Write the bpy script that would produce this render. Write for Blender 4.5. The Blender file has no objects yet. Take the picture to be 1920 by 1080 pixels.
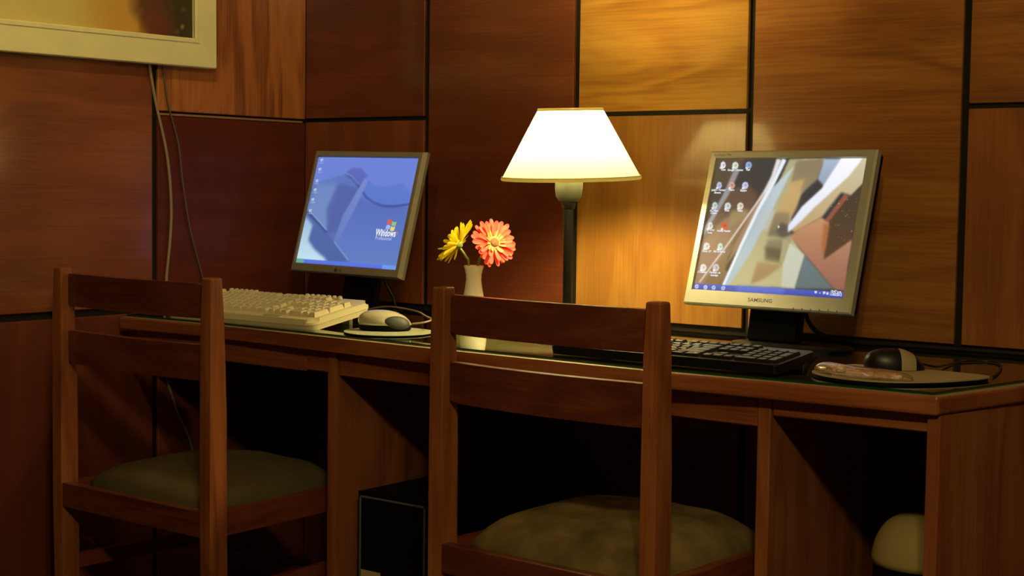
import bpy, bmesh, math, random
import numpy as np
from mathutils import Vector, Matrix, Euler
random.seed(7); np.random.seed(7)
C = bpy.context.scene.collection
scene = bpy.context.scene
R_ = math.radians

# ------------------------------------------------------------------ camera
cam_d = bpy.data.cameras.new('camera'); cam = bpy.data.objects.new('camera', cam_d); C.objects.link(cam)
CR = Vector((0.7916, 0.6109, 0.0138)); CU = Vector((-0.0503, 0.0426, 0.9978)); CF = Vector((-0.6089, 0.7906, -0.0645))
cam_d.sensor_fit = 'HORIZONTAL'; cam_d.sensor_width = 36.0; cam_d.lens = 2894.47 * 36 / 1920
cam_d.clip_start = 0.02
M = Matrix.Identity(4)
for i in range(3):
    M[i][0] = CR[i]; M[i][1] = CU[i]; M[i][2] = -CF[i]
M.translation = (2.832, -2.805, 1.05)
cam.matrix_world = M
scene.camera = cam

# ------------------------------------------------------------------ light and exposure
scene.view_settings.view_transform = 'Standard'; scene.view_settings.look = 'None'
scene.view_settings.gamma = 1.0; scene.view_settings.use_curve_mapping = False
scene.view_settings.exposure = 0.0
w = bpy.data.worlds.new('world'); scene.world = w; w.use_nodes = True
w.node_tree.nodes['Background'].inputs[0].default_value = (1.0, 0.72, 0.42, 1)
w.node_tree.nodes['Background'].inputs[1].default_value = 0.012
BULB = 580.0            # radiance of the table lamp bulb
KEY = 30.0             # each of the two ceiling spots behind the camera
PIC = 45.0              # ceiling spot aimed at the picture on the left wall
LAMP_COL = (1.0, 0.84, 0.38)
KEY_COL = (1.0, 0.83, 0.40)
for i, p in enumerate(((2.62, -2.50, 2.08), (2.75, -2.40, 2.08))):
    ld = bpy.data.lights.new('ceiling_spot_light', 'POINT'); ld.energy = KEY; ld.color = KEY_COL; ld.shadow_soft_size = 0.045
    lo = bpy.data.objects.new('ceiling_spot_light', ld); lo.location = p; C.objects.link(lo)

pd = bpy.data.lights.new('picture_spot_light', 'SPOT'); pd.energy = PIC; pd.color = KEY_COL; pd.shadow_soft_size = 0.05
pd.spot_size = R_(62); pd.spot_blend = 0.9
po = bpy.data.objects.new('picture_spot_light', pd); po.location = (1.25, -1.55, 2.52); C.objects.link(po)
po.rotation_euler = (Vector((0.0, -0.60, 1.62)) - Vector(po.location)).to_track_quat('-Z', 'Y').to_euler()

# ------------------------------------------------------------------ colour + material helpers
def lin(c):
    return tuple(((v / 255.0) / 12.92 if v / 255.0 <= 0.04045 else ((v / 255.0 + 0.055) / 1.055) ** 2.4) for v in c)

def mat(name):
    m = bpy.data.materials.new(name); m.use_nodes = True
    nt = m.node_tree
    return m, nt, nt.nodes['Principled BSDF']

def N(nt, typ, **kw):
    n = nt.nodes.new(typ)
    for k, v in kw.items(): setattr(n, k, v)
    return n

def wood(name, dark, mid, light, axis='X', figure=2.2, rings=5.0, rough=0.42, coat=0.55, coat_rough=0.13, contrast=1.0, spec=0.3):
    m, nt, b = mat(name); L = nt.links.new
    tc = N(nt, 'ShaderNodeTexCoord'); oi = N(nt, 'ShaderNodeObjectInfo')
    mul = N(nt, 'ShaderNodeVectorMath', operation='SCALE'); mul.inputs[0].default_value = (13.1, 7.7, 9.3)
    L(oi.outputs['Random'], mul.inputs['Scale'])
    add = N(nt, 'ShaderNodeVectorMath', operation='ADD')
    L(tc.outputs['Object'], add.inputs[0]); L(mul.outputs[0], add.inputs[1])
    def stretched(al, ac):
        mp = N(nt, 'ShaderNodeMapping'); s = [ac, ac, ac]; s['XYZ'.index(axis)] = al
        mp.inputs['Scale'].default_value = s; L(add.outputs[0], mp.inputs[0]); return mp
    n1 = N(nt, 'ShaderNodeTexNoise'); n1.inputs['Scale'].default_value = figure; n1.inputs['Detail'].default_value = 3; n1.inputs['Distortion'].default_value = 0.6
    L(stretched(0.55, 3.0).outputs[0], n1.inputs[0])
    k = N(nt, 'ShaderNodeMath', operation='MULTIPLY'); k.inputs[1].default_value = rings * 6.28; L(n1.outputs[0], k.inputs[0])
    sn = N(nt, 'ShaderNodeMath', operation='SINE'); L(k.outputs[0], sn.inputs[0])
    n2 = N(nt, 'ShaderNodeTexNoise'); n2.inputs['Scale'].default_value = 5; n2.inputs['Detail'].default_value = 5; n2.inputs['Roughness'].default_value = 0.65
    L(stretched(1.0, 44.0).outputs[0], n2.inputs[0])
    n3 = N(nt, 'ShaderNodeTexNoise'); n3.inputs['Scale'].default_value = 2.2; n3.inputs['Detail'].default_value = 2
    L(add.outputs[0], n3.inputs[0])
    # value = 0.5 + ring*.16 + fibre + blotch
    a1 = N(nt, 'ShaderNodeMath', operation='MULTIPLY_ADD'); a1.inputs[1].default_value = 0.13 * contrast; a1.inputs[2].default_value = 0.0; L(sn.outputs[0], a1.inputs[0])
    a2 = N(nt, 'ShaderNodeMath', operation='MULTIPLY_ADD'); a2.inputs[1].default_value = 0.75 * contrast; L(n2.outputs[0], a2.inputs[0]); L(a1.outputs[0], a2.inputs[2])
    a3 = N(nt, 'ShaderNodeMath', operation='MULTIPLY_ADD'); a3.inputs[1].default_value = 0.7 * contrast; L(n3.outputs[0], a3.inputs[0]); L(a2.outputs[0], a3.inputs[2])
    off = N(nt, 'ShaderNodeMath', operation='ADD'); off.inputs[1].default_value = 0.5 - 0.725 * contrast; L(a3.outputs[0], off.inputs[0])
    cr = N(nt, 'ShaderNodeValToRGB'); e = cr.color_ramp.elements
    e[0].position = 0.12; e[0].color = (*lin(dark), 1); e[1].position = 0.88; e[1].color = (*lin(light), 1)
    q = cr.color_ramp.elements.new(0.5); q.color = (*lin(mid), 1)
    L(off.outputs[0], cr.inputs[0]); L(cr.outputs[0], b.inputs['Base Color'])
    b.inputs['Roughness'].default_value = rough; b.inputs['Specular IOR Level'].default_value = spec
    b.inputs['Coat Weight'].default_value = coat; b.inputs['Coat Roughness'].default_value = coat_rough
    bp = N(nt, 'ShaderNodeBump'); bp.inputs['Strength'].default_value = 0.06; bp.inputs['Distance'].default_value = 0.002
    L(n2.outputs[0], bp.inputs['Height']); L(bp.outputs[0], b.inputs['Normal'])
    return m

def plain(name, col, rough=0.5, metal=0.0, coat=0.0, spec=0.5, noise=0.0, nscale=60.0, bump=0.0, thin=0.0):
    m, nt, b = mat(name); L = nt.links.new
    b.inputs['Roughness'].default_value = rough; b.inputs['Metallic'].default_value = metal
    b.inputs['Coat Weight'].default_value = coat; b.inputs['Specular IOR Level'].default_value = spec
    tc = N(nt, 'ShaderNodeTexCoord'); n = N(nt, 'ShaderNodeTexNoise'); n.inputs['Scale'].default_value = nscale; n.inputs['Detail'].default_value = 4
    L(tc.outputs['Object'], n.inputs[0])
    cr = N(nt, 'ShaderNodeValToRGB'); c = lin(col)
    cr.color_ramp.elements[0].position = 0.3; cr.color_ramp.elements[1].position = 0.7
    cr.color_ramp.elements[0].color = (*[v * (1 - noise) for v in c], 1); cr.color_ramp.elements[1].color = (*[min(1, v * (1 + noise)) for v in c], 1)
    L(n.outputs[0], cr.inputs[0]); L(cr.outputs[0], b.inputs['Base Color'])
    if bump:
        bp = N(nt, 'ShaderNodeBump'); bp.inputs['Strength'].default_value = bump; bp.inputs['Distance'].default_value = 0.003
        L(n.outputs[0], bp.inputs['Height']); L(bp.outputs[0], b.inputs['Normal'])
    if thin:
        tl = N(nt, 'ShaderNodeBsdfTranslucent'); L(cr.outputs[0], tl.inputs[0]); mxs = N(nt, 'ShaderNodeMixShader'); mxs.inputs[0].default_value = thin
        L(b.outputs[0], mxs.inputs[1]); L(tl.outputs[0], mxs.inputs[2]); L(mxs.outputs[0], nt.nodes['Material Output'].inputs[0])
    return m

def emit(name, col, s=1.0):
    m = bpy.data.materials.new(name); m.use_nodes = True; nt = m.node_tree
    nt.nodes.remove(nt.nodes['Principled BSDF']); e = N(nt, 'ShaderNodeEmission')
    e.inputs[0].default_value = (*lin(col), 1); e.inputs[1].default_value = s
    nt.links.new(e.outputs[0], nt.nodes['Material Output'].inputs[0]); return m

# ------------------------------------------------------------------ mesh helpers
def link(name, me, m=None, parent=None, **props):
    o = bpy.data.objects.new(name, me); C.objects.link(o)
    if m is not None and len(me.materials) == 0: me.materials.append(m)
    if parent is not None: o.parent = parent
    for k, v in props.items(): o[k] = v
    return o

def from_bm(name, bm, m=None, parent=None, smooth=False, **props):
    me = bpy.data.meshes.new(name); bmesh.ops.recalc_face_normals(bm, faces=bm.faces)
    bm.to_mesh(me); bm.free()
    if smooth:
        for p in me.polygons: p.use_smooth = True
    return link(name, me, m, parent, **props)

def shade_auto(o, ang=40):
    me = o.data
    for p in me.polygons: p.use_smooth = True
    try: me.set_sharp_from_angle(angle=R_(ang))
    except Exception: pass
    if len(me.polygons) < 500:
        wn = o.modifiers.new('weighted_normals', 'WEIGHTED_NORMAL'); wn.keep_sharp = True; wn.weight = 100
    return o

def box_bm(x0, x1, y0, y1, z0, z1, bev=0.0, seg=2):
    bm = bmesh.new(); bmesh.ops.create_cube(bm, size=1.0)
    for v in bm.verts:
        v.co = Vector(((x0 + x1) / 2 + v.co.x * (x1 - x0), (y0 + y1) / 2 + v.co.y * (y1 - y0), (z0 + z1) / 2 + v.co.z * (z1 - z0)))
    if bev: bmesh.ops.bevel(bm, geom=bm.edges[:], offset=bev, segments=seg, profile=0.6, affect='EDGES')
    return bm

def box(name, x0, x1, y0, y1, z0, z1, m, parent=None, bev=0.0, seg=2, centre=True, **props):
    if centre:
        c = Vector(((x0 + x1) / 2, (y0 + y1) / 2, (z0 + z1) / 2))
        bm = box_bm(x0 - c.x, x1 - c.x, y0 - c.y, y1 - c.y, z0 - c.z, z1 - c.z, bev, seg)
        o = from_bm(name, bm, m, parent, **props); o.location = c
    else:
        o = from_bm(name, box_bm(x0, x1, y0, y1, z0, z1, bev, seg), m, parent, **props)
    return shade_auto(o, 50) if bev and seg > 1 else o

def prism_bm(pts, z0, z1, bev=0.0, seg=2):
    bm = bmesh.new()
    a = [bm.verts.new((x, y, z0)) for x, y in pts]; b = [bm.verts.new((x, y, z1)) for x, y in pts]
    bm.faces.new(a[::-1]); bm.faces.new(b); n = len(pts)
    for i in range(n): bm.faces.new((a[i], a[(i + 1) % n], b[(i + 1) % n], b[i]))
    if bev: bmesh.ops.bevel(bm, geom=bm.edges[:], offset=bev, segments=seg, profile=0.6, affect='EDGES')
    return bm

def lathe_bm(prof, n=40, cap=True):
    bm = bmesh.new(); rings = []
    for r, z in prof:
        rings.append([bm.verts.new((r * math.cos(2 * math.pi * i / n), r * math.sin(2 * math.pi * i / n), z)) for i in range(n)])
    for a, b in zip(rings, rings[1:]):
        for i in range(n): bm.faces.new((a[i], a[(i + 1) % n], b[(i + 1) % n], b[i]))
    if cap: bm.faces.new(rings[0][::-1]); bm.faces.new(rings[-1])
    return bm

def spline(pts, k=6):
    P = [Vector(p) for p in pts]; out = []
    for i in range(len(P) - 1):
        p0 = P[max(i - 1, 0)]; p1 = P[i]; p2 = P[i + 1]; p3 = P[min(i + 2, len(P) - 1)]
        for j in range(k):
            t = j / k
            out.append(0.5 * ((2 * p1) + (p2 - p0) * t + (2 * p0 - 5 * p1 + 4 * p2 - p3) * t * t + (3 * p1 - p0 - 3 * p2 + p3) * t ** 3))
    out.append(P[-1]); return out

def tube_bm(pts, r, n=8):
    bm = bmesh.new(); rings = []
    rad = r if callable(r) else (lambda t: r)
    up = Vector((0.13, 0.31, 0.94)).normalized()
    for i, p in enumerate(pts):
        d = (pts[min(i + 1, len(pts) - 1)] - pts[max(i - 1, 0)]).normalized()
        a = d.cross(up)
        if a.length < 1e-4: a = d.cross(Vector((1, 0, 0)))
        a.normalize(); b = d.cross(a); q = rad(i / max(1, len(pts) - 1))
        rings.append([bm.verts.new(p + (a * math.cos(6.28318 * j / n) + b * math.sin(6.28318 * j / n)) * q) for j in range(n)])
    for x, y in zip(rings, rings[1:]):
        for j in range(n): bm.faces.new((x[j], x[(j + 1) % n], y[(j + 1) % n], y[j]))
    bm.faces.new(rings[0][::-1]); bm.faces.new(rings[-1]); return bm

def cord(name, pts, r, m, label, parent=None, k=7, cat='cord'):
    base = Vector(pts[0])
    o = from_bm(name, tube_bm([q - base for q in spline(pts, k)], r), m, parent, smooth=True)
    o.location = base
    if parent is None: o['label'] = label; o['category'] = cat
    else: o.matrix_parent_inverse = parent.matrix_basis.inverted()
    return o

def thing(name, label, cat, loc=(0, 0, 0), rotz=0.0, group=None):
    o = bpy.data.objects.new(name, None); C.objects.link(o); o.empty_display_size = 0.05
    o.location = loc; o.rotation_euler = (0, 0, rotz); o['label'] = label; o['category'] = cat
    if group: o['group'] = group
    return o

def tag(o, label, cat, group=None):
    o['label'] = label; o['category'] = cat
    if group: o['group'] = group
    return o

_font_cache = {}
def text_mesh(s, size, bold=0.0, shear=0.0, align='LEFT', extrude=0.0):
    cu = bpy.data.curves.new('writing', 'FONT'); cu.body = s; cu.size = size; cu.offset = bold; cu.shear = shear
    cu.align_x = align; cu.extrude = extrude; cu.resolution_u = 3
    t = bpy.data.objects.new('writing', cu); C.objects.link(t)
    dg = bpy.context.evaluated_depsgraph_get(); dg.update()
    me = bpy.data.meshes.new_from_object(t.evaluated_get(dg))
    bpy.data.objects.remove(t); bpy.data.curves.remove(cu); me.materials.clear()
    return me
def writing(s, size, m, parent, loc, rot=(R_(90), 0, 0), name='lettering', sx=1.0, **kw):
    o = link(name, text_mesh(s, size, **kw), m, parent); o.location = loc; o.rotation_euler = rot; o.scale = (sx, 1, 1); return o

# ------------------------------------------------------------------ materials
W_red_h  = wood('veneer_dark_red_horizontal', (66, 26, 16), (96, 42, 25), (124, 60, 35), 'X', rings=3.5, contrast=0.75)
W_brn_v  = wood('veneer_brown_vertical', (84, 40, 20), (118, 60, 32), (142, 78, 42), 'Z', rings=3.0, contrast=0.8)
W_brn_h  = wood('veneer_brown_horizontal', (88, 40, 18), (120, 60, 29), (146, 82, 40), 'X', rings=3.5, contrast=0.8)
W_hon_h  = wood('veneer_dark_honey_horizontal', (118, 66, 28), (156, 96, 40), (180, 120, 54), 'X', rings=5.0, contrast=1.1)
W_mid_h  = wood('veneer_red_brown_horizontal', (74, 31, 16), (102, 48, 25), (128, 67, 36), 'X', rings=3.5, contrast=0.8)
W_hon_v  = wood('veneer_dark_honey_vertical', (112, 60, 26), (146, 84, 38), (172, 108, 50), 'Z', rings=4.0, contrast=0.85)
W_lgt_h  = wood('veneer_honey_horizontal', (146, 90, 32), (188, 132, 50), (206, 154, 68), 'X', rings=6.0, contrast=1.05)
W_lgt_v  = wood('veneer_honey_vertical', (118, 74, 28), (148, 98, 38), (172, 120, 50), 'Z', rings=4.0, contrast=0.85)
W_sidel  = wood('veneer_side_vertical', (104, 52, 26), (168, 98, 48), (186, 118, 62), 'Z', figure=3.2, rings=4.0, contrast=1.25)
W_side_h = wood('veneer_side_horizontal', (92, 44, 24), (128, 66, 36), (154, 88, 48), 'Y', rings=3.0, contrast=0.8)
W_side_r = wood('veneer_side_dark_red', (70, 28, 17), (96, 42, 26), (118, 56, 34), 'Y', rings=3.0, contrast=0.7, coat=0.06, spec=0.08)
W_low    = wood('veneer_low_panel', (82, 36, 22), (110, 52, 32), (134, 70, 42), 'Z', rings=3.0, contrast=0.7)
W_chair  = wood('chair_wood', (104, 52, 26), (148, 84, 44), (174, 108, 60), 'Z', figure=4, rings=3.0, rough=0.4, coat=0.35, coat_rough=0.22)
W_chairx = wood('chair_wood_rail', (66, 28, 17), (98, 46, 27), (124, 66, 38), 'X', figure=4, rings=4.0, rough=0.4, coat=0.4, coat_rough=0.2)  # darker than the posts: shade on the unlit slat backs put into the colour
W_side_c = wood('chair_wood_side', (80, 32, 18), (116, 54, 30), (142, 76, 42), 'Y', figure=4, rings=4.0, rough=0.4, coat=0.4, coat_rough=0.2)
W_desk_x = wood('desk_wood_long', (96, 48, 24), (140, 76, 40), (166, 100, 56), 'X', figure=3, rings=3.0, rough=0.38, coat=0.4, coat_rough=0.2)
W_desk_z = wood('desk_wood_upright', (104, 52, 28), (144, 82, 46), (168, 104, 62), 'Z', figure=3, rings=4.0, rough=0.4, coat=0.35, coat_rough=0.22)
M_gap    = plain('joint_dark_strip', (32, 29, 20), 0.6, spec=0.15)
M_floor  = wood('floor_wood', (50, 26, 15), (70, 38, 22), (90, 52, 30), 'X')
M_ceil   = plain('ceiling_paint', (190, 175, 140), 0.9, noise=0.04, nscale=4)
M_cream  = plain('cream_plastic', (220, 206, 162), 0.42, noise=0.03, nscale=25)
M_creamk = plain('cream_keycap', (212, 199, 157), 0.5, noise=0.03, nscale=40)
M_creamg = plain('cream_grey_plastic', (170, 164, 134), 0.5, noise=0.03)
M_black  = plain('black_plastic', (13, 12, 12), 0.38, spec=0.35, noise=0.1)
M_blackk = plain('black_keycap', (9, 9, 9), 0.36, noise=0.08)
M_blackm = plain('black_matt_plastic', (8, 7, 7), 0.65, spec=0.12, noise=0.1)
M_silver = plain('silver_plastic', (176, 172, 158), 0.38, metal=0.25, noise=0.03)
M_silv_d = plain('silver_dim_plastic', (140, 130, 112), 0.4, metal=0.2, noise=0.03)
M_rim    = plain('bright_silver_edge', (176, 168, 144), 0.3, metal=0.3)
M_rimd   = plain('dull_silver_edge', (122, 110, 84), 0.4, metal=0.2)
M_dtop   = plain('worn_tan_desk_top', (142, 126, 82), 0.6, noise=0.1, nscale=12)
M_ink    = plain('grey_ink', (62, 58, 50), 0.6)
M_white  = plain('white_ceramic', (238, 228, 206), 0.2, coat=0.6, noise=0.02)
M_frame  = plain('cream_frame_paint', (240, 229, 168), 0.6, noise=0.05, nscale=14)
M_olive  = plain('olive_upholstery', (112, 94, 58), 0.95, spec=0.1, noise=0.42, nscale=13, bump=0.3)
M_olive2 = plain('green_upholstery', (92, 82, 54), 0.95, spec=0.1, noise=0.12, nscale=12, bump=0.15)
M_tan    = plain('cream_leatherette', (168, 146, 90), 0.7, spec=0.2, noise=0.06, nscale=12)
M_metal  = plain('lamp_grey_metal', (82, 84, 66), 0.6, metal=0.2, noise=0.15, nscale=60)
M_iron   = plain('lamp_black_iron', (26, 25, 22), 0.45, metal=0.3, noise=0.15)
M_grip   = plain('dark_rubber', (44, 44, 32), 0.6)
M_msilv  = plain('mouse_silver', (206, 197, 168), 0.26, metal=0.35, coat=0.4)
M_pad    = plain('pale_mouse_pad', (150, 150, 118), 0.75, noise=0.06, nscale=300)
M_padc   = plain('cream_mouse_pad', (158, 140, 102), 0.6, noise=0.04)
M_cordp  = plain('pale_cord', (150, 128, 96), 0.5)
M_cordg  = plain('grey_cord', (92, 78, 62), 0.5)
M_cordb  = plain('black_cord', (14, 12, 11), 0.4)
M_yel    = plain('yellow_petal', (255, 226, 34), 0.6, noise=0.12, nscale=40, thin=0.5)
M_coral  = plain('coral_petal', (224, 70, 56), 0.6, noise=0.10, nscale=40, thin=0.35)
M_coral2 = plain('pale_coral_petal', (230, 96, 72), 0.6, noise=0.08, nscale=40, thin=0.35)
M_disc   = plain('brown_flower_centre', (104, 70, 34), 0.8, noise=0.25, nscale=300, bump=0.4)
M_coral3 = plain('peach_petal', (236, 142, 84), 0.6, noise=0.08, nscale=40)
M_discr  = plain('pale_flower_ring', (214, 150, 84), 0.8, noise=0.2, nscale=300, bump=0.4)
M_stem   = plain('green_stem', (120, 136, 54), 0.6)
M_grey   = plain('grey_trim', (96, 92, 90), 0.5)
M_stick  = plain('cream_sticker', (190, 168, 120), 0.6)

# translucent lampshade
M_shade, nt, b = mat('lampshade_fabric'); nt.nodes.remove(b)
tr = N(nt, 'ShaderNodeBsdfTranslucent'); tr.inputs[0].default_value = (0.31, 0.285, 0.205, 1)
df = N(nt, 'ShaderNodeBsdfDiffuse'); df.inputs[0].default_value = (0.85, 0.80, 0.64, 1)
mx = N(nt, 'ShaderNodeMixShader'); mx.inputs[0].default_value = 0.42
nt.links.new(tr.outputs[0], mx.inputs[1]); nt.links.new(df.outputs[0], mx.inputs[2]); nt.links.new(mx.outputs[0], nt.nodes['Material Output'].inputs[0])
M_trim, nt, b = mat('lampshade_trim'); nt.nodes.remove(b)
tr = N(nt, 'ShaderNodeBsdfTranslucent'); tr.inputs[0].default_value = (0.55, 0.48, 0.24, 1)
df = N(nt, 'ShaderNodeBsdfDiffuse'); df.inputs[0].default_value = (0.75, 0.66, 0.36, 1)
mx = N(nt, 'ShaderNodeMixShader'); mx.inputs[0].default_value = 0.7
nt.links.new(tr.outputs[0], mx.inputs[1]); nt.links.new(df.outputs[0], mx.inputs[2]); nt.links.new(mx.outputs[0], nt.nodes['Material Output'].inputs[0])
M_bulb = bpy.data.materials.new('bulb_glow'); M_bulb.use_nodes = True; nt = M_bulb.node_tree; nt.nodes.remove(nt.nodes['Principled BSDF'])
em = N(nt, 'ShaderNodeEmission'); em.inputs[0].default_value = (*LAMP_COL, 1); em.inputs[1].default_value = BULB
nt.links.new(em.outputs[0], nt.nodes['Material Output'].inputs[0])
# thin sheet glass: clear with a greenish cast, Fresnel mirror on top
M_glass, nt, b = mat('sheet_glass'); nt.nodes.remove(b)
tp = N(nt, 'ShaderNodeBsdfTransparent'); tp.inputs[0].default_value = (0.80, 0.90, 0.82, 1)
gl = N(nt, 'ShaderNodeBsdfGlossy'); gl.inputs['Roughness'].default_value = 0.015; gl.inputs[0].default_value = (0.95, 1.0, 0.95, 1)
fr = N(nt, 'ShaderNodeFresnel'); fr.inputs[0].default_value = 1.95
mx = N(nt, 'ShaderNodeMixShader'); nt.links.new(fr.outputs[0], mx.inputs[0]); nt.links.new(tp.outputs[0], mx.inputs[1]); nt.links.new(gl.outputs[0], mx.inputs[2])
nt.links.new(mx.outputs[0], nt.nodes['Material Output'].inputs[0])
M_gedge = plain('glass_cut_edge', (16, 52, 26), 0.15, coat=0.5)
# clear gel
M_gel, nt, b = mat('clear_gel'); b.inputs['Base Color'].default_value = (0.80, 0.58, 0.36, 1); b.inputs['Roughness'].default_value = 0.05
b.inputs['Transmission Weight'].default_value = 0.8; b.inputs['IOR'].default_value = 1.42; b.inputs['Coat Weight'].default_value = 0.8
tcn = N(nt, 'ShaderNodeTexCoord'); nn = N(nt, 'ShaderNodeTexNoise'); nn.inputs['Scale'].default_value = 38; nt.links.new(tcn.outputs['Object'], nn.inputs[0])
bp = N(nt, 'ShaderNodeBump'); bp.inputs['Strength'].default_value = 0.5; bp.inputs['Distance'].default_value = 0.006; nt.links.new(nn.outputs[0], bp.inputs['Height']); nt.links.new(bp.outputs[0], b.inputs['Normal'])

def attr_mat(name, emission):
    m = bpy.data.materials.new(name); m.use_nodes = True; nt = m.node_tree; b = nt.nodes['Principled BSDF']
    at = N(nt, 'ShaderNodeAttribute'); at.attribute_name = 'Col'
    if emission:
        b.inputs['Base Color'].default_value = (0.01, 0.01, 0.01, 1); b.inputs['Roughness'].default_value = 0.6; b.inputs['Specular IOR Level'].default_value = 0.15
        nt.links.new(at.outputs['Color'], b.inputs['Emission Color']); b.inputs['Emission Strength'].default_value = 1.0
    else:
        nt.links.new(at.outputs['Color'], b.inputs['Base Color']); b.inputs['Roughness'].default_value = 0.55
    return m
M_screen = attr_mat('lcd_picture', True); M_canvas = attr_mat('canvas_paint', False)
M_txt = emit('screen_white', (240, 242, 248), 1.0); M_txt2 = emit('screen_pale_blue', (196, 208, 244), 1.0)
M_r = emit('screen_red', (222, 96, 70)); M_g = emit('screen_green', (140, 200, 120)); M_b = emit('screen_blue', (170, 180, 246)); M_y = emit('screen_yellow', (232, 214, 110)); M_o = emit('screen_orange', (214, 120, 110))

def picture_grid(name, img, w_, h_, m, parent, y=0.0):
    """flat picture in the x-z plane; img rows run top to bottom, sRGB 0-255"""
    H, Wd = img.shape[:2]
    xs = np.linspace(-w_ / 2, w_ / 2, Wd); zs = np.linspace(h_ / 2, -h_ / 2, H)
    co = np.zeros((H, Wd, 3), np.float32); co[..., 0] = xs[None, :]; co[..., 1] = y; co[..., 2] = zs[:, None]
    idx = np.arange(H * Wd).reshape(H, Wd)
    f = np.stack([idx[1:, :-1], idx[1:, 1:], idx[:-1, 1:], idx[:-1, :-1]], -1).reshape(-1, 4)
    me = bpy.data.meshes.new(name); me.vertices.add(H * Wd); me.vertices.foreach_set('co', co.ravel())
    nf = len(f); me.loops.add(nf * 4); me.loops.foreach_set('vertex_index', f.ravel().astype(np.int32))
    me.polygons.add(nf); me.polygons.foreach_set('loop_start', np.arange(0, nf * 4, 4, dtype=np.int32)); me.polygons.foreach_set('loop_total', np.full(nf, 4, np.int32))
    me.update()
    s = np.clip(img / 255.0, 0, 1); l = np.where(s <= 0.04045, s / 12.92, ((s + 0.055) / 1.055) ** 2.4)
    a = me.color_attributes.new('Col', 'FLOAT_COLOR', 'POINT')
    rgba = np.ones((H * Wd, 4), np.float32); rgba[:, :3] = l.reshape(-1, 3); a.data.foreach_set('color', rgba.ravel())
    return link(name, me, m, parent)

def homography(src):
    dst = [(0, 0), (1, 0), (1, 1), (0, 1)]; A = []; bb = []
    for (x, y), (u, v) in zip(src, dst):
        A += [[x, y, 1, 0, 0, 0, -u * x, -u * y], [0, 0, 0, x, y, 1, -v * x, -v * y]]; bb += [u, v]
    h = np.linalg.solve(np.array(A, float), np.array(bb, float)); Hm = np.append(h, 1).reshape(3, 3)
    def f(x, y):
        q = Hm @ np.array([x, y, 1.0]); return q[0] / q[2], q[1] / q[2]
    return f

def blur(a, k):
    for _ in range(k):
        p = np.pad(a, ((1, 1), (1, 1), (0, 0)), 'edge')
        a = (p[:-2, 1:-1] + p[2:, 1:-1] + p[1:-1, :-2] + p[1:-1, 2:] + 2 * p[1:-1, 1:-1]) / 6
    return a

def paint(img, pts, col, col2=None, alpha=1.0, soft=1):
    """fill polygon (u,v in 0..1); optional gradient from the first to the last point"""
    H, Wd = img.shape[:2]
    U, V = np.meshgrid((np.arange(Wd) + .5) / Wd, (np.arange(H) + .5) / H)
    ins = np.zeros((H, Wd), bool); n = len(pts)
    for i in range(n):
        x0, y0 = pts[i]; x1, y1 = pts[(i + 1) % n]
        if y0 == y1: continue
        c = ((y0 > V) != (y1 > V)) & (U < (x1 - x0) * (V - y0) / (y1 - y0) + x0); ins ^= c
    a = blur(ins[..., None].astype(float), soft * 3) * alpha if soft else ins[..., None] * alpha
    c = np.array(col, float)
    if col2 is not None:
        vv = np.array([p[1] for p in pts]); t = np.clip((V - vv.min()) / (vv.max() - vv.min() + 1e-6), 0, 1)[..., None]
        c = c * (1 - t) + np.array(col2, float) * t
    return img * (1 - a) + c * a

def stroke(pts, w0, w1=None):
    w1 = w0 if w1 is None else w1; L = []; Rr = []; n = len(pts)
    for i in range(n):
        a = np.array(pts[max(i - 1, 0)]); b = np.array(pts[min(i + 1, n - 1)]); d = b - a; d = d / (np.hypot(*d) + 1e-9)
        q = (w0 + (w1 - w0) * i / (n - 1)) / 2; nn = np.array([-d[1], d[0]]) * q
        L.append(tuple(np.array(pts[i]) + nn)); Rr.append(tuple(np.array(pts[i]) - nn))
    return L + Rr[::-1]

# ================================================================== SETTING
H_ROOM = 2.62
fl = box('floor', -0.05, 4.2, -4.2, 0.05, -0.05, 0.0, M_floor); fl['kind'] = 'structure'
ce = box('ceiling', -0.05, 4.2, -4.2, 0.05, H_ROOM, H_ROOM + 0.05, M_ceil); ce['kind'] = 'structure'
wb = box('wall_back', -0.05, 4.2, 0.009, 0.06, 0.0, H_ROOM, M_gap); wb['kind'] = 'structure'
wl = box('wall_left', -0.06, -0.009, -4.2, 0.009, 0.0, H_ROOM, M_gap); wl['kind'] = 'structure'
def wpanel(wall, x0, x1, z0, z1, m, side='back'):
    if side == 'back': o = box('panel', x0, x1, 0.0, 0.0089, z0, z1, m, None, bev=0.0010, seg=1)
    else: o = box('panel', -0.0089, 0.0, x0, x1, z0, z1, m, None, bev=0.0018, seg=1)
    o.parent = wall; o.location = o.location - wall.location
    return o
g = 0.0075; gz = 0.005
cols = [(0.0, 0.406), (0.406, 0.843), (0.843, 1.278), (1.278, 1.731), (1.731, 2.17), (2.17, 2.61), (2.61, 3.05), (3.05, 4.2)]
for i, (a, b_) in enumerate(cols):
    x0 = a + g if i else 0.0; x1 = b_ - g
    wpanel(wb, x0, x1, 0.0, 0.752, W_low)
    split = i % 2 == 0
    up, lo = [(W_red_h, W_brn_v), (W_mid_h, W_mid_h), (W_lgt_h, W_lgt_v), (W_hon_h, W_hon_h), (W_hon_h, W_hon_v), (W_brn_h, W_brn_h), (W_brn_h, W_brn_v), (W_brn_h, W_brn_h)][i]
    if split:
        wpanel(wb, x0, x1, 0.768, 1.2145 - gz, lo); wpanel(wb, x0, x1, 1.2145 + gz, 1.90, up); wpanel(wb, x0, x1, 1.91, H_ROOM, lo)
    else:
        wpanel(wb, x0, x1, 0.768, 1.66, up); wpanel(wb, x0, x1, 1.67, H_ROOM, lo)
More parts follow.
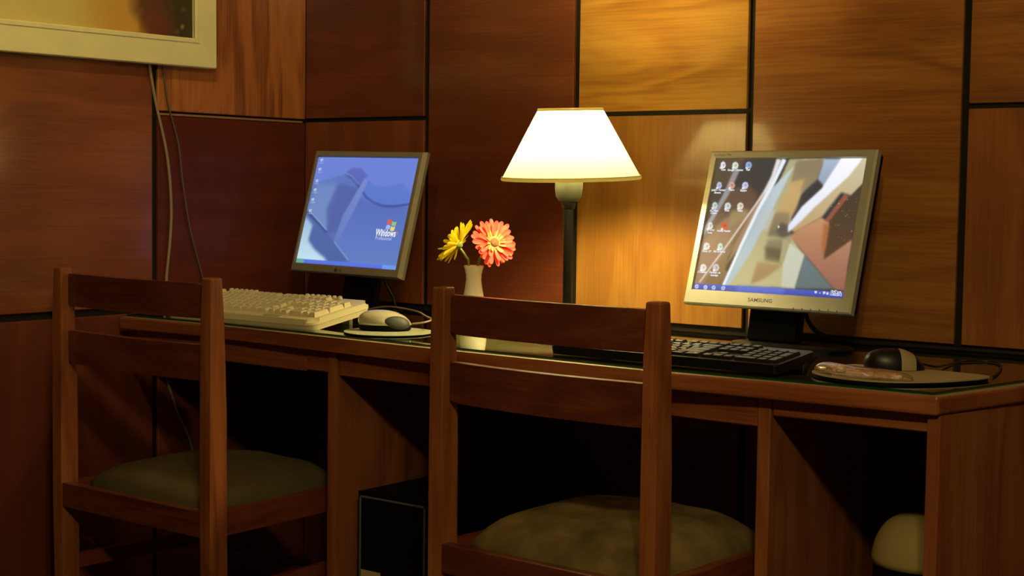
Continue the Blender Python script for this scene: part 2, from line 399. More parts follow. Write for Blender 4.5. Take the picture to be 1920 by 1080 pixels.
ys = [(-0.482, 0.0), (-0.92, -0.482), (-1.36, -0.92), (-1.8, -1.36), (-4.2, -1.8)]
for i, (a, b_) in enumerate(ys):
    y0 = a + 0.008; y1 = b_ - (0.008 if i else 0.0)
    wpanel(wl, y0, y1, 0.0, 0.752, W_low, 'left')
    if i % 2 == 0:
        wpanel(wl, y0, y1, 0.768, 1.2125 - gz, W_side_r, 'left'); wpanel(wl, y0, y1, 1.2125 + gz, 1.9, W_sidel, 'left'); wpanel(wl, y0, y1, 1.91, H_ROOM, W_side_h, 'left')
    else:
        wpanel(wl, y0, y1, 0.768, 1.66, W_side_h, 'left'); wpanel(wl, y0, y1, 1.67, H_ROOM, W_side_h, 'left')
# pale ledge strip under the corner panel
st = box('ledge_strip', -0.0088, 0.002, -0.474, -0.012, 1.2078, 1.2125, plain('pale_batten', (150, 110, 70), 0.5), None); st.parent = wl; st.location = st.location - wl.location

# ================================================================== DESK
DT = 0.750
front = [(0.022, -0.604), (0.34, -0.594), (0.70, -0.612), (1.03, -0.632), (1.44, -0.642), (1.948, -0.620)]
dk = thing('desk', 'long built-in brown wooden desk along the panelled wall', 'desk', (1.0, -0.3, 0.0))
def rel(o, p): o.parent = p; o.location = o.location - p.location; return o
top_pts = front + [(2.066, -0.006), (0.022, -0.006)]
o = from_bm('tabletop', prism_bm([(x - 1.0, y + 0.3) for x, y in top_pts], 0.7215, DT, 0.006, 3), W_desk_x, dk); shade_auto(o, 50)
o.data.materials.append(M_dtop)
for p in o.data.polygons:
    if p.normal.z > 0.95: p.material_index = 1
def seg_box(name, p, q, z0, z1, th, m):
    """board along p->q (its front face), thickness th into +y side"""
    p = Vector((p[0], p[1], 0)); q = Vector((q[0], q[1], 0)); d = (q - p); L = d.length; a = math.atan2(d.y, d.x)
    o = from_bm(name, box_bm(-L / 2, L / 2, 0, th, z0 - (z0 + z1) / 2, z1 - (z0 + z1) / 2, 0.002, 1), m, dk)
    c = (p + q) / 2; o.location = (c.x - 1.0, c.y + 0.3, (z0 + z1) / 2); o.rotation_euler = (0, 0, a); return o
seg_box('apron', (0.047, -0.575), (0.595, -0.583), 0.672, 0.7213, 0.02, W_desk_x)
seg_box('apron', (0.597, -0.586), (0.663, -0.588), 0.676, 0.7213, 0.024, W_desk_x)
seg_box('apron', (0.692, -0.588), (1.640, -0.606), 0.672, 0.7213, 0.02, W_desk_x)
seg_box('apron', (1.667, -0.604), (1.924, -0.596), 0.692, 0.7213, 0.02, W_desk_x)
def upright(x0, x1, yf, z1=0.7213):
    return rel(box('side_panel', x0, x1, yf, -0.02, 0.0, z1, W_desk_z, None, bev=0.003), dk)
rel(box('wall_cleat', 0.022, 0.046, -0.575, -0.02, 0.668, 0.7213, W_desk_x, None, bev=0.002), dk); upright(0.664, 0.689, -0.592); upright(1.641, 1.665, -0.606)
o = from_bm('side_panel', prism_bm([(1.926 - 1, -0.606 + .3), (1.948 - 1, -0.608 + .3), (2.050 - 1, -0.02 + .3), (2.028 - 1, -0.02 + .3)], 0.0, 0.7213, 0.003), W_desk_z, dk); shade_auto(o)
# corner cleat between tabletop and second upright

# glass sheet lying on the desk
GZ0, GZ1 = 0.7502, 0.7545
gp = [(x + (0.006 if i == 0 else 0), y + 0.017) for i, (x, y) in enumerate(front)]
gp[-1] = (1.934, -0.603)
gp = gp + [(2.045, -0.012), (0.03, -0.012)]
bm = prism_bm([(x - 1.0, y + .3) for x, y in gp], 0, GZ1 - GZ0)
me = bpy.data.meshes.new('glass_sheet'); bmesh.ops.recalc_face_normals(bm, faces=bm.faces)
for f in bm.faces: f.material_index = 1 if abs(f.normal.z) < 0.5 else 0
bm.faces.ensure_lookup_table()
bmesh.ops.delete(bm, geom=[f for f in bm.faces if f.normal.z < -0.5], context='FACES_ONLY')
bm.to_mesh(me); bm.free(); me.materials.append(M_glass); me.materials.append(M_gedge)
gs = link('glass_sheet', me); gs.location = (1.0, -0.3, GZ0); tag(gs, 'clear sheet of glass with green edge covering the desk top', 'glass sheet')

# ================================================================== CHAIRS
def make_chair(loc, rz, Wd, cushion_mat, label, dome=0.05, dz=0.0, taper=0.005):
    t = thing('dining_chair', label, 'chair', loc, rz, 'wooden chairs at the desk')
    hx = Wd / 2; bw = 0.0285; TOP = 0.884 - dz * 0.4
    for s in (-1, 1):      # rear posts, tapering towards the top
        bm = bmesh.new(); rings = []
        for z, d0, d1 in ((0, -0.016, 0.030), (0.40, -0.021, 0.021), (0.62, -0.021, 0.020), (0.80, -0.020, 0.013), (TOP, -0.019, 0.010)):
            rings.append([bm.verts.new((s * hx + a, b_, z)) for a, b_ in ((-bw / 2, d0), (bw / 2, d0), (bw / 2, d1), (-bw / 2, d1))])
        for a, b_ in zip(rings, rings[1:]):
            for i in range(4): bm.faces.new((a[i], a[(i + 1) % 4], b_[(i + 1) % 4], b_[i]))
        bm.faces.new(rings[0][::-1]); bm.faces.new(rings[-1])
        ed = [e for e in bm.edges if not (abs(e.verts[0].co.z - e.verts[1].co.z) < 1e-5 and 0.01 < e.verts[0].co.z < TOP - 0.01)]
        bmesh.ops.bevel(bm, geom=ed, offset=0.0045, segments=3, profile=0.5, affect='EDGES', clamp_overlap=True)
        shade_auto(from_bm('rear_post', bm, W_chair, t), 50)
    fx = hx - taper; FY = 0.40
    for s in (-1, 1):
        shade_auto(from_bm('front_leg', box_bm(s * fx - 0.018, s * fx + 0.018, FY - 0.018, FY + 0.018, 0, 0.452 - dz, 0.004), W_chair, t), 50)
    def slat(z0, z1, bow, th=0.017):
        bm = bmesh.new(); n = 14; F = []; 
        for i in range(n + 1):
            u = -1 + 2 * i / n; x = u * (hx - bw / 2 + 0.002); y = -bow * (1 - u * u) - 0.002
            F.append([bm.verts.new((x, y, z0)), bm.verts.new((x, y, z1)), bm.verts.new((x, y + th, z1)), bm.verts.new((x, y + th, z0))])
        for a, b_ in zip(F, F[1:]):
            for k in range(4): bm.faces.new((a[k], a[(k + 1) % 4], b_[(k + 1) % 4], b_[k]))
        bm.faces.new(F[0]); bm.faces.new(F[-1][::-1])
        ed = [e for e in bm.edges if abs(e.verts[0].co.z - e.verts[1].co.z) < 1e-5 and abs(e.verts[0].co.x - e.verts[1].co.x) > 0.01]
        bmesh.ops.bevel(bm, geom=ed, offset=0.004, segments=2, profile=0.5, affect='EDGES')
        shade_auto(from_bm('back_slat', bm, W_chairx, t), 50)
    slat(0.805 - dz * 0.4, 0.871 - dz * 0.4, 0.018); slat(0.690 - dz * 0.55, 0.758 - dz * 0.55, 0.018)
    RZ0, RZ1 = 0.402 - dz, 0.452 - dz
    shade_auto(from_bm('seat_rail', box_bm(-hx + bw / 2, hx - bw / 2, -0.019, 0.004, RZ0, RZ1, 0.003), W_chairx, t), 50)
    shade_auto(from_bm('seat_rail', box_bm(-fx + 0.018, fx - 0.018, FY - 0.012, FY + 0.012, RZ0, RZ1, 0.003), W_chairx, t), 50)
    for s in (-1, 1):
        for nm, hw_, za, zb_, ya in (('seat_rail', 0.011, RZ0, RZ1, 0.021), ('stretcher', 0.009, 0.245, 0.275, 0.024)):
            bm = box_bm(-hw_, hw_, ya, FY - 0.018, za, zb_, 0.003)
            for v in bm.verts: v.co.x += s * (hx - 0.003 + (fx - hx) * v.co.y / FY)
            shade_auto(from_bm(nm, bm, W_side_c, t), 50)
    shade_auto(from_bm('stretcher', box_bm(-fx + 0.018, fx - 0.018, FY - 0.009, FY + 0.009, 0.19, 0.22, 0.003), W_chairx, t), 50)
    # domed cushion
    bm = bmesh.new(); n = 28; gx = hx - 0.022; y0, y1 = 0.008, FY + 0.012; V = []
    for j in range(n + 1):
        row = []
        for i in range(n + 1):
            u = -1 + 2 * i / n; v = -1 + 2 * j / n
            # squircle mapping keeps corners round
            x = u * math.sqrt(1 - 0.24 * v * v); y = v * math.sqrt(1 - 0.24 * u * u)
            hgt = (max(0.0, (1 - abs(u) ** 3.2)) * max(0.0, (1 - abs(v) ** 3.2))) ** 0.5
            z = 0.4525 - dz + dome * hgt + 0.0018 * math.sin(9 * u + 4 * v) * hgt
            row.append(bm.verts.new((x * (gx + (fx - hx) * (y * 0.5 + 0.5)) * 1.04, (y0 + y1) / 2 + y * (y1 - y0) / 2 * 1.02, z)))
        V.append(row)
    for j in range(n):
        for i in range(n): bm.faces.new((V[j][i], V[j][i + 1], V[j + 1][i + 1], V[j + 1][i]))
    per = V[0] + [V[j][n] for j in range(1, n + 1)] + V[n][n - 1::-1] + [V[j][0] for j in range(n - 1, 0, -1)]
    low = [bm.verts.new((v.co.x, v.co.y, 0.440 - dz)) for v in per]
    for i in range(len(per)): bm.faces.new((per[i], low[i], low[(i + 1) % len(per)], per[(i + 1) % len(per)]))
    from_bm('seat_cushion', bm, cushion_mat, t, smooth=True)
    return t
make_chair((1.3825, -0.833, 0.0), R_(-2.4), 0.4355, M_olive, 'brown wooden slat-back chair with mottled olive seat in front of the table lamp', 0.055)
make_chair((0.395, -0.855, 0.0), R_(-1.0), 0.465, M_olive2, 'darker slat-back chair with smooth green seat in front of the cream keyboard', 0.048, 0.021, 0.022)

# ================================================================== TABLE LAMP
LX, LY = 1.056, -0.32
lp = thing('table_lamp', 'lit table lamp with cream cone shade on slim black stem', 'lamp', (LX, LY, GZ1))
zb = -GZ1
o = from_bm('base', lathe_bm([(0.066, 0.0), (0.067, 0.008), (0.060, 0.013), (0.022, 0.018), (0.013, 0.026), (0.011, 0.034)], 40), M_iron, lp, smooth=True)
bm = bmesh.new(); rg = []
for z, r in ((0.03, 0.0085), (1.018 + zb, 0.0105)):
    rg.append([bm.verts.new((r * math.cos(R_(a)), r * math.sin(R_(a)), z)) for a in range(22, 382, 45)])
for i in range(8): bm.faces.new((rg[0][i], rg[0][(i + 1) % 8], rg[1][(i + 1) % 8], rg[1][i]))
bm.faces.new(rg[0][::-1]); bm.faces.new(rg[1])
o = from_bm('stem', bm, M_iron, lp)
o = from_bm('collar', lathe_bm([(0.010, 1.010 + zb), (0.0125, 1.014 + zb), (0.0145, 1.021 + zb), (0.0135, 1.027 + zb), (0.012, 1.029 + zb)], 28), M_iron, lp, smooth=True)
o = from_bm('socket_cup', lathe_bm([(0.012, 1.024 + zb), (0.020, 1.027 + zb), (0.0255, 1.036 + zb), (0.0275, 1.052 + zb), (0.0278, 1.085 + zb), (0.020, 1.090 + zb)], 36), M_metal, lp, smooth=True)
bz = 1.168 + zb
prof = [(0.010, bz - 0.044), (0.012, bz - 0.030)] + [(0.027 * math.cos(R_(a)), bz + 0.027 * math.sin(R_(a))) for a in range(-55, 90, 12)] + [(0.002, bz + 0.027)]
o = from_bm('bulb', lathe_bm(prof, 20), M_bulb, lp, smooth=True)
# shade, slightly askew
sm = Matrix.Rotation(R_(2.6), 4, Vector((0.7916, 0.6109, 0))) @ Matrix.Rotation(R_(-1.6), 4, Vector((-0.6109, 0.7916, 0)))
def cone(name, prof, m, n=64):
    bm = bmesh.new(); rr = []
    for r, z in prof: rr.append([bm.verts.new((r * math.cos(6.28318 * i / n), r * math.sin(6.28318 * i / n), z)) for i in range(n)])
    for a, b_ in zip(rr, rr[1:]):
        for i in range(n): bm.faces.new((a[i], a[(i + 1) % n], b_[(i + 1) % n], b_[i]))
    o = from_bm(name, bm, m, lp, smooth=True); o.matrix_local = Matrix.Translation((0.003, 0, 1.137 + zb)) @ sm; return o
cone('lamp_shade', [(0.1365, -0.064), (0.0635, 0.0695)], M_shade)
tm = cone('shade_trim', [(0.1375, -0.0685), (0.1392, -0.066), (0.1375, -0.0605), (0.1362, -0.061), (0.1360, -0.067), (0.1375, -0.0685)], M_trim); tm['label'] = 'cream edging band of the shade'
cone('shade_trim', [(0.0645, 0.066), (0.0655, 0.069), (0.0640, 0.072), (0.0625, 0.071), (0.0625, 0.067), (0.0645, 0.066)], M_trim)
# spider wires that hold the shade on the socket
bm = bmesh.new()
for a in (20, 140, 260):
    q = tube_bm([Vector((0.0, 0.0, 1.165 + zb)) + Vector((0.012, 0, 0)) * 0, Vector((0.062 * math.cos(R_(a)), 0.062 * math.sin(R_(a)), 1.198 + zb))], 0.0012, 5)
    me = bpy.data.meshes.new('tmp'); q.to_mesh(me); q.free(); bm.from_mesh(me); bpy.data.meshes.remove(me)
o = from_bm('shade_wire', bm, M_iron, lp)

# ================================================================== MONITORS
def rotm(yaw, tilt, roll):
    return (Matrix.Rotation(yaw, 4, 'Z') @ Matrix.Rotation(tilt, 4, 'X') @ Matrix.Rotation(roll, 4, 'Y'))
def ring_bezel(name, ol, orr, ob, ot, w_, h_, depth, m, parent, ch=0.004, mrim=None, lip=0.004, ch_r=None):
    """frame around a w x h opening; front faces -y"""
    bm = bmesh.new(); ch_r = ch if ch_r is None else ch_r
    def loop(l, r, b_, t_, y): return [bm.verts.new((l, y, b_)), bm.verts.new((r, y, b_)), bm.verts.new((r, y, t_)), bm.verts.new((l, y, t_))]
    back = loop(ol, orr, ob, ot, depth); side = loop(ol, orr, ob, ot, ch)
    for k in (1, 2): side[k].co.y = max(ch, ch_r * 0.8)
    frt = loop(ol + ch, orr - ch_r, ob + ch, ot - ch, 0.0)
    inn = loop(-w_ / 2 - 0.002, w_ / 2 + 0.002, -h_ / 2 - 0.002, h_ / 2 + 0.002, 0.0)
    rec = loop(-w_ / 2, w_ / 2, -h_ / 2, h_ / 2, lip)
    fl = []
    for a, b_ in ((back, side), (side, frt), (frt, inn), (inn, rec)):
        for i in range(4):
            f = bm.faces.new((a[i], a[(i + 1) % 4], b_[(i + 1) % 4], b_[i]))
            if mrim is not None and ((a is side and i in (1,)) or (a is inn and i in (1, 3))): fl.append(f)
    for f in fl: f.material_index = 1
    bm.faces.new(back)
    o = from_bm(name, bm, m, parent)
    if mrim is not None: o.data.materials.append(mrim)
    return o
def back_shell(ol, orr, ob, ot, y0, y1, m, parent, inset=0.002):
    bm = bmesh.new()
    def loop(k, y): return [bm.verts.new((ol + k, y, ob + k)), bm.verts.new((orr - k, y, ob + k)), bm.verts.new((orr - k, y, ot - k)), bm.verts.new((ol + k, y, ot - k))]
    a = loop(inset, y0); b_ = loop(inset + 0.001, y0 + 0.016); c = loop(0.05, y1)
    for p, q in ((a, b_), (b_, c)):
        for i in range(4): bm.faces.new((p[i], p[(i + 1) % 4], q[(i + 1) % 4], q[i]))
    bm.faces.new(a); bm.faces.new(c)
    bmesh.ops.bevel(bm, geom=[e for e in bm.edges], offset=0.003, segments=2, affect='EDGES')
    return shade_auto(from_bm('back_shell', bm, m, parent), 50)

# ---- left screen picture
fL = homography([(268, 122), (950, 132), (793, 880), (117, 830)])
def PL(*a): return [fL(x, y) for x, y in a]
GW, GH = 300, 240
U, V = np.meshgrid(np.linspace(0, 1, GW), np.linspace(0, 1, GH))
img = np.zeros((GH, GW, 3)); 
t = V[..., None]; img[:] = np.array([124, 136, 214]) * (1 - t) + np.array([116, 134, 200]) * t
img = paint(img, PL((150, 330), (460, 235), (560, 300), (480, 500), (380, 690), (480, 830), (115, 830)), (106, 122, 186), (98, 110, 170), 0.9, 6)
img = paint(img, PL((260, 300), (420, 300), (330, 600), (240, 640), (190, 480)), (128, 146, 196), (140, 156, 196), 0.8, 30)
img = paint(img, PL((400, 300), (560, 340), (400, 620), (330, 640), (320, 480)), (92, 98, 164), (92, 102, 160), 0.8, 16)
img = paint(img, PL((455, 225), (500, 195), (560, 200), (600, 250), (545, 330)), (104, 108, 186), (100, 104, 178), 0.9, 4)
img = paint(img, PL((600, 270), (640, 310), (700, 325), (780, 315), (830, 295), (890, 370), (880, 430), (760, 450), (680, 440), (590, 400), (555, 360)), (106, 126, 206), (104, 124, 200), 0.9, 4)
img = paint(img, PL((540, 380), (640, 440), (900, 460), (800, 860), (480, 830), (380, 690)), (96, 110, 184), (112, 132, 196), 0.9, 8)
img = paint(img, PL(*stroke([(445, 235), (500, 270), (545, 330), (590, 395), (640, 430), (700, 452), (780, 455), (890, 440)], 12, 16)), (72, 82, 146), None, 0.9, 2)
img = paint(img, PL(*stroke([(440, 230), (490, 250), (540, 310)], 8, 6)), (150, 166, 226), None, 0.8, 2)
img = paint(img, PL((580, 265), (605, 280), (500, 500), (400, 690), (370, 690), (430, 520)), (136, 144, 204), (118, 132, 190), 0.95, 3)
img = paint(img, PL((190, 480), (240, 520), (330, 640), (480, 830), (117, 830)), (96, 108, 168), (88, 104, 160), 0.95, 8)
img = paint(img, PL((185, 520), (230, 580), (200, 680), (240, 740), (310, 800), (330, 830), (110, 830)), (176, 196, 220), (226, 238, 240), 1.0, 10)
img = paint(img, PL(*stroke([(195, 490), (250, 550), (325, 630)], 16, 14)), (70, 80, 130), None, 0.9, 2)
img = paint(img, PL(*stroke([(205, 482), (260, 540), (325, 615)], 7, 6)), (170, 186, 220), None, 0.9, 1)
img = paint(img, PL(*stroke([(375, 690), (420, 750), (470, 815)], 8, 8)), (156, 170, 214), None, 0.9, 1)
img = paint(img, [(0, .962), (1, .962), (1, 1), (0, 1)], (106, 126, 226), (98, 116, 214), 1, 0)
img = paint(img, [(0, .962), (.08, .962), (.08, 1), (0, 1)], (116, 176, 150), None, 1, 1)
img = paint(img, [(.86, .962), (1, .962), (1, 1), (.86, 1)], (124, 160, 236), None, 1, 0)
for (x, y) in ((290, 150), (277, 212), (258, 290), (245, 350), (230, 415), (213, 490)):
    img = paint(img, PL((x - 9, y - 13), (x + 10, y - 16), (x + 8, y + 2), (x - 8, y + 4)), (232, 236, 244), (200, 206, 228), 0.95, 0)
    img = paint(img, PL((x - 1, y - 10), (x + 7, y - 8), (x + 3, y + 2)), (120, 128, 120), None, 0.6, 0)
    img = paint(img, PL((x - 16, y + 9), (x + 14, y + 10), (x + 12, y + 17), (x - 17, y + 15)), (206, 212, 236), None, 0.5, 0)
imgL = blur(img, 1) * np.array([0.88, 0.96, 1.0])
# ---- right screen picture
fR = homography([(258, 122), (1160, 113), (1005, 945), (125, 890)])
def PR(*a): return [fR(x, y) for x, y in a]
img = np.zeros((GH, GW, 3)); img[:] = (64, 60, 58)
img = paint(img, PR((255, 122), (420, 122), (330, 330), (180, 560), (170, 600)), (92, 76, 62), (70, 62, 52), 1, 8)
img = paint(img, PR((330, 300), (450, 280), (500, 330), (450, 560), (250, 900), (100, 900), (170, 560)), (96, 74, 60), (150, 112, 84), 1, 8)
img = paint(img, PR((300, 480), (420, 420), (470, 440), (330, 640), (200, 880), (120, 890), (170, 620)), (158, 124, 92), (160, 118, 88), 0.9, 10)
img = paint(img, PR((340, 430), (420, 420), (450, 470), (330, 520)), (160, 146, 98), None, 0.7, 6)
img = paint(img, PR((430, 560), (470, 520), (350, 860), (180, 870), (240, 760)), (150, 116, 70), (128, 96, 64), 0.9, 6)
img = paint(img, PR((480, 470), (520, 500), (360, 800), (310, 780), (330, 700)), (52, 40, 34), None, 0.95, 4)
img = paint(img, PR((355, 190), (395, 180), (330, 330), (180, 580), (180, 540), (290, 340)), (150, 146, 148), (160, 166, 176), 0.95, 2)
img = paint(img, PR((520, 330), (605, 250), (560, 360), (400, 640), (310, 760), (380, 600)), (196, 160, 118), (150, 112, 84), 0.95, 3)
img = paint(img, PR(*stroke([(600, 235), (470, 420), (330, 620), (160, 850)], 12, 8)), (216, 210, 206), None, 1, 1)
img = paint(img, PR((690, 120), (910, 116), (760, 330), (700, 470), (690, 560), (740, 640), (780, 700), (720, 885), (300, 870), (560, 400)), (176, 170, 130), (190, 180, 130), 1, 3)
img = paint(img, PR((730, 130), (900, 118), (860, 240), (760, 330), (700, 260)), (140, 124, 96), (150, 134, 100), 1, 4)
img = paint(img, PR((700, 260), (780, 240), (730, 420), (690, 480), (600, 480), (640, 380)), (206, 168, 110), (196, 160, 104), 0.9, 8)
img = paint(img, PR((600, 440), (690, 440), (690, 560), (660, 590), (560, 580)), (150, 130, 96), (116, 104, 80), 0.9, 6)
img = paint(img, PR((640, 500), (690, 520), (700, 580), (640, 590), (610, 550)), (92, 84, 76), None, 0.9, 5)
img = paint(img, PR((560, 600), (700, 590), (650, 740), (540, 720)), (140, 134, 104), (112, 98, 66), 0.9, 8)
img = paint(img, PR((540, 640), (650, 660), (640, 720), (560, 700)), (100, 84, 60), None, 0.8, 6)
img = paint(img, PR((500, 730), (650, 750), (540, 830), (460, 860)), (170, 132, 84), (150, 110, 76), 0.8, 6)
img = paint(img, PR((690, 620), (780, 690), (720, 885), (640, 880), (650, 740)), (206, 206, 184), (196, 198, 178), 1, 3)
img = paint(img, PR((650, 600), (690, 600), (650, 740), (630, 730)), (176, 168, 124), None, 0.9, 2)
img = paint(img, PR((580, 300), (720, 160), (560, 480), (460, 680), (330, 875), (290, 870), (420, 600)), (196, 208, 216), (170, 190, 196), 0.95, 2)
img = paint(img, PR((540, 420), (610, 430), (560, 540), (480, 560)), (192, 194, 196), None, 0.7, 4)
img = paint(img, PR(*stroke([(660, 122), (600, 250), (500, 430), (400, 640), (300, 870)], 26, 14)), (232, 240, 250), None, 1, 1)
img = paint(img, PR(*stroke([(628, 122), (590, 230), (540, 320)], 30, 16)), (226, 226, 222), None, 1, 2)
img = paint(img, PR((900, 118), (1010, 117), (900, 290), (860, 240)), (170, 186, 206), (150, 160, 180), 1, 2)
img = paint(img, PR((1130, 114), (1165, 113), (1140, 260), (1060, 340), (1000, 320), (880, 470), (720, 560), (690, 540)), (206, 198, 164), (190, 160, 112), 1, 3)
img = paint(img, PR((1000, 116), (1135, 114), (1040, 230), (850, 400), (740, 510), (680, 560), (680, 520), (760, 410), (880, 300)), (252, 252, 255), (226, 230, 246), 1, 2)
img = paint(img, PR((1060, 340), (1150, 250), (1060, 610), (890, 720), (900, 500), (930, 470)), (72, 60, 46), (92, 66, 44), 1, 2)
img = paint(img, PR((1020, 330), (1045, 345), (920, 500), (905, 480)), (150, 86, 66), None, 1, 1)
img = paint(img, PR((780, 690), (950, 890), (720, 885)), (112, 124, 130), (98, 112, 112), 1, 3)
img = paint(img, PR((880, 470), (925, 500), (890, 720), (1062, 600), (1010, 900), (950, 890), (690, 580), (760, 530)), (198, 146, 104), (150, 98, 84), 1, 2)
img = paint(img, PR((895, 500), (930, 520), (890, 710), (880, 640)), (170, 98, 56), None, 0.8, 4)
for _ in range(26):
    x, y = random.uniform(930, 1090), random.uniform(340, 640)
    img = paint(img, PR((x, y), (x + 4, y), (x + 4, y + 4), (x, y + 4)), (210, 206, 180), None, 0.8, 0)
icons = [(292, 158, (240, 236, 240)), (365, 160, (222, 232, 216)), (445, 158, (150, 176, 226)), (270, 280, (196, 196, 240)), (345, 280, (214, 160, 150)), (425, 280, (206, 208, 240)),
         (245, 400, (206, 222, 220)), (322, 403, (206, 224, 224)), (397, 403, (232, 220, 200)), (220, 520, (226, 224, 206)), (302, 522, (216, 84, 50)), (200, 640, (226, 226, 214)),
         (280, 643, (206, 230, 220)), (182, 765, (236, 228, 228)), (257, 765, (206, 196, 200))]
for i, (x, y, c) in enumerate(icons):
    a = [(x + 20 * math.cos(k * 0.785) * (1.0 if i % 3 else 0.8), y + 23 * math.sin(k * 0.785)) for k in range(8)]
    img = paint(img, PR(*a), c, None, 0.95, 0)
    img = paint(img, PR((x - 4, y - 8), (x + 10, y - 6), (x + 2, y + 10)), tuple(v * 0.6 for v in c), None, 0.7, 0)
    img = paint(img, PR((x - 20, y + 10), (x - 6, y + 10), (x - 6, y + 23), (x - 20, y + 23)), (244, 244, 244), None, 0.9, 0)
img = paint(img, [(0, .953), (1, .953), (1, 1), (0, 1)], (72, 92, 196), (58, 70, 160), 1, 0)
img = paint(img, [(.3, .953), (.62, .953), (.62, 1), (.3, 1)], (96, 124, 220), (70, 92, 190), 0.8, 6)
for (x, y) in ((145, 873), (196, 878), (244, 880), (300, 883)):
    a = [(x + 12 * math.cos(k * 0.785), y + 13 * math.sin(k * 0.785)) for k in range(8)]
    img = paint(img, PR(*a), (206, 214, 240), None, 1, 0); img = paint(img, PR((x - 4, y - 4), (x + 4, y - 4), (x + 4, y + 4), (x - 4, y + 4)), (90, 104, 180), None, 0.9, 0)
for (x, y) in ((843, 908), (868, 913), (893, 912), (912, 914)):
    q = 4 if x == 868 else 7
    img = paint(img, PR((x - q, y - q), (x + q, y - q), (x + q, y + q), (x - q, y + q)), (226, 230, 244), None, 1, 0)
img = paint(img, PR((620, 515), (634, 530), (626, 530), (624, 540)), (250, 250, 250), None, 1, 0)
imgR = blur(img, 1)

def monitor(label, base, ctr, ypr, sw, sh, borders, imgx, mbez, mrim, ch, ch_r, shell_in=0.002):
    t = thing('computer_monitor', label, 'monitor', base)
    rot = rotm(*ypr); loc = Matrix.Translation(Vector(ctr) - Vector(base))
    l, r, b_, tt = borders; ol, orr, ob, ot = -sw / 2 - l, sw / 2 + r, -sh / 2 - b_, sh / 2 + tt
    bz_ = ring_bezel('bezel', ol, orr, ob, ot, sw, sh, 0.016, mbez, t, ch, mrim, 0.005, ch_r); bz_.matrix_local = loc @ rot
    bs = back_shell(ol, orr, ob, ot, 0.0162, 0.058, M_blackm, t, shell_in); bs.matrix_local = loc @ rot
    sc = picture_grid('screen', imgx, sw, sh, M_screen, t, 0.0048); sc.matrix_local = loc @ rot
    return t, bz_, sc, (ol, orr, ob, ot)
# right monitor
SW, SH = 0.3355, 0.268
base = (1.425, -0.135, GZ1)
mR, bzR, scR, oR = monitor('silver framed monitor showing a streaky dark painting desktop, right of the lamp', base, (1.4255, -0.152, 0.9867), (R_(-4.9), R_(-16.1), R_(-0.24)), SW, SH, (0.0165, 0.022, 0.030, 0.0165), imgR, M_silver, M_rim, 0.003, 0.004)
def onscr(f, w_, h_, x, y, dy=0.0038): u, v = f(x, y); return Vector(((u - .5) * w_, dy, (.5 - v) * h_))
lab = [(292, 190, 'Tune'), (365, 192, 'Google Chrome'), (442, 190, 'Red'), (263, 312, 'Equipo - Acceso'), (260, 328, 'directo'), (345, 312, 'Nero'), (415, 315, 'Equipo'),
       (240, 436, 'ACDSee'), (238, 450, 'Classic'), (318, 435, 'Ares'), (396, 436, 'video'), (222, 550, 'Mi Gran'), (215, 566, 'Tarea'), (300, 556, 'Adobe Reader'),
       (200, 676, 'Photo XP'), (275, 678, 'Mis archivos'), (175, 797, 'CCleaner'), (250, 800, 'Papelera de'), (246, 816, 'reciclaje')]
for x, y, s in lab:
    writing(s, 0.0060, M_txt, scR, onscr(fR, SW, SH, x, y), name='icon_caption', align='CENTER', bold=0.0002, sx=0.92)
writing('10:47 p.m.', 0.0068, M_txt, scR, onscr(fR, SW, SH, 965, 914), name='clock', align='CENTER', bold=0.0002, sx=0.82)
writing('11/05/2012', 0.0068, M_txt, scR, onscr(fR, SW, SH, 962, 931), name='clock', align='CENTER', bold=0.0002, sx=0.82)
zt = -SH / 2 - 0.0185
writing('SAMSUNG', 0.0105, M_ink, bzR, (-0.006, -0.0003, zt), name='brand_lettering', align='CENTER', bold=0.0001, sx=1.15)
writing('SyncMaster 740n', 0.0068, M_ink, bzR, (-SW / 2 - 0.006, -0.0003, SH / 2 + 0.0055), name='model_lettering', align='LEFT', sx=0.88)
for k in range(6):
    q = box('button', 0.07 + 0.0185 * k - 0.0006, 0.07 + 0.0185 * k + 0.0006, -0.0009, 0.0, -SH / 2 - 0.030, -SH / 2 - 0.0245, M_ink, bzR)
def neck_bm(x0b, x1b, x0t, x1t, zt_, yb0, yb1, yt0, yt1):
    bm = bmesh.new()
    a = [bm.verts.new(p) for p in ((x0b, yb0, 0.006), (x1b, yb0, 0.006), (x1b, yb1, 0.006), (x0b, yb1, 0.006))]
    c = [bm.verts.new(p) for p in ((x0t, yt0, zt_), (x1t, yt0, zt_), (x1t, yt1, zt_), (x0t, yt1, zt_))]
    bm.faces.new(a[::-1]); bm.faces.new(c)
    for i in range(4): bm.faces.new((a[i], a[(i + 1) % 4], c[(i + 1) % 4], c[i]))
    bmesh.ops.bevel(bm, geom=bm.edges[:], offset=0.004, segments=2, affect='EDGES'); return bm
shade_auto(from_bm('stand_neck', neck_bm(-0.060, 0.050, -0.064, 0.036, 0.20, -0.016, 0.010, 0.030, 0.062), M_blackm, mR), 50)
ell = [(0.125 * math.cos(a) * (1 if abs(math.cos(a)) < .7 else .98) , 0.075 * math.sin(a)) for a in [2 * math.pi * i / 40 for i in range(40)]]
q = from_bm('stand_base', prism_bm([(x + 0.045, y - 0.03) for x, y in ell], 0.0, 0.007, 0.002), M_black, mR); shade_auto(q, 50)
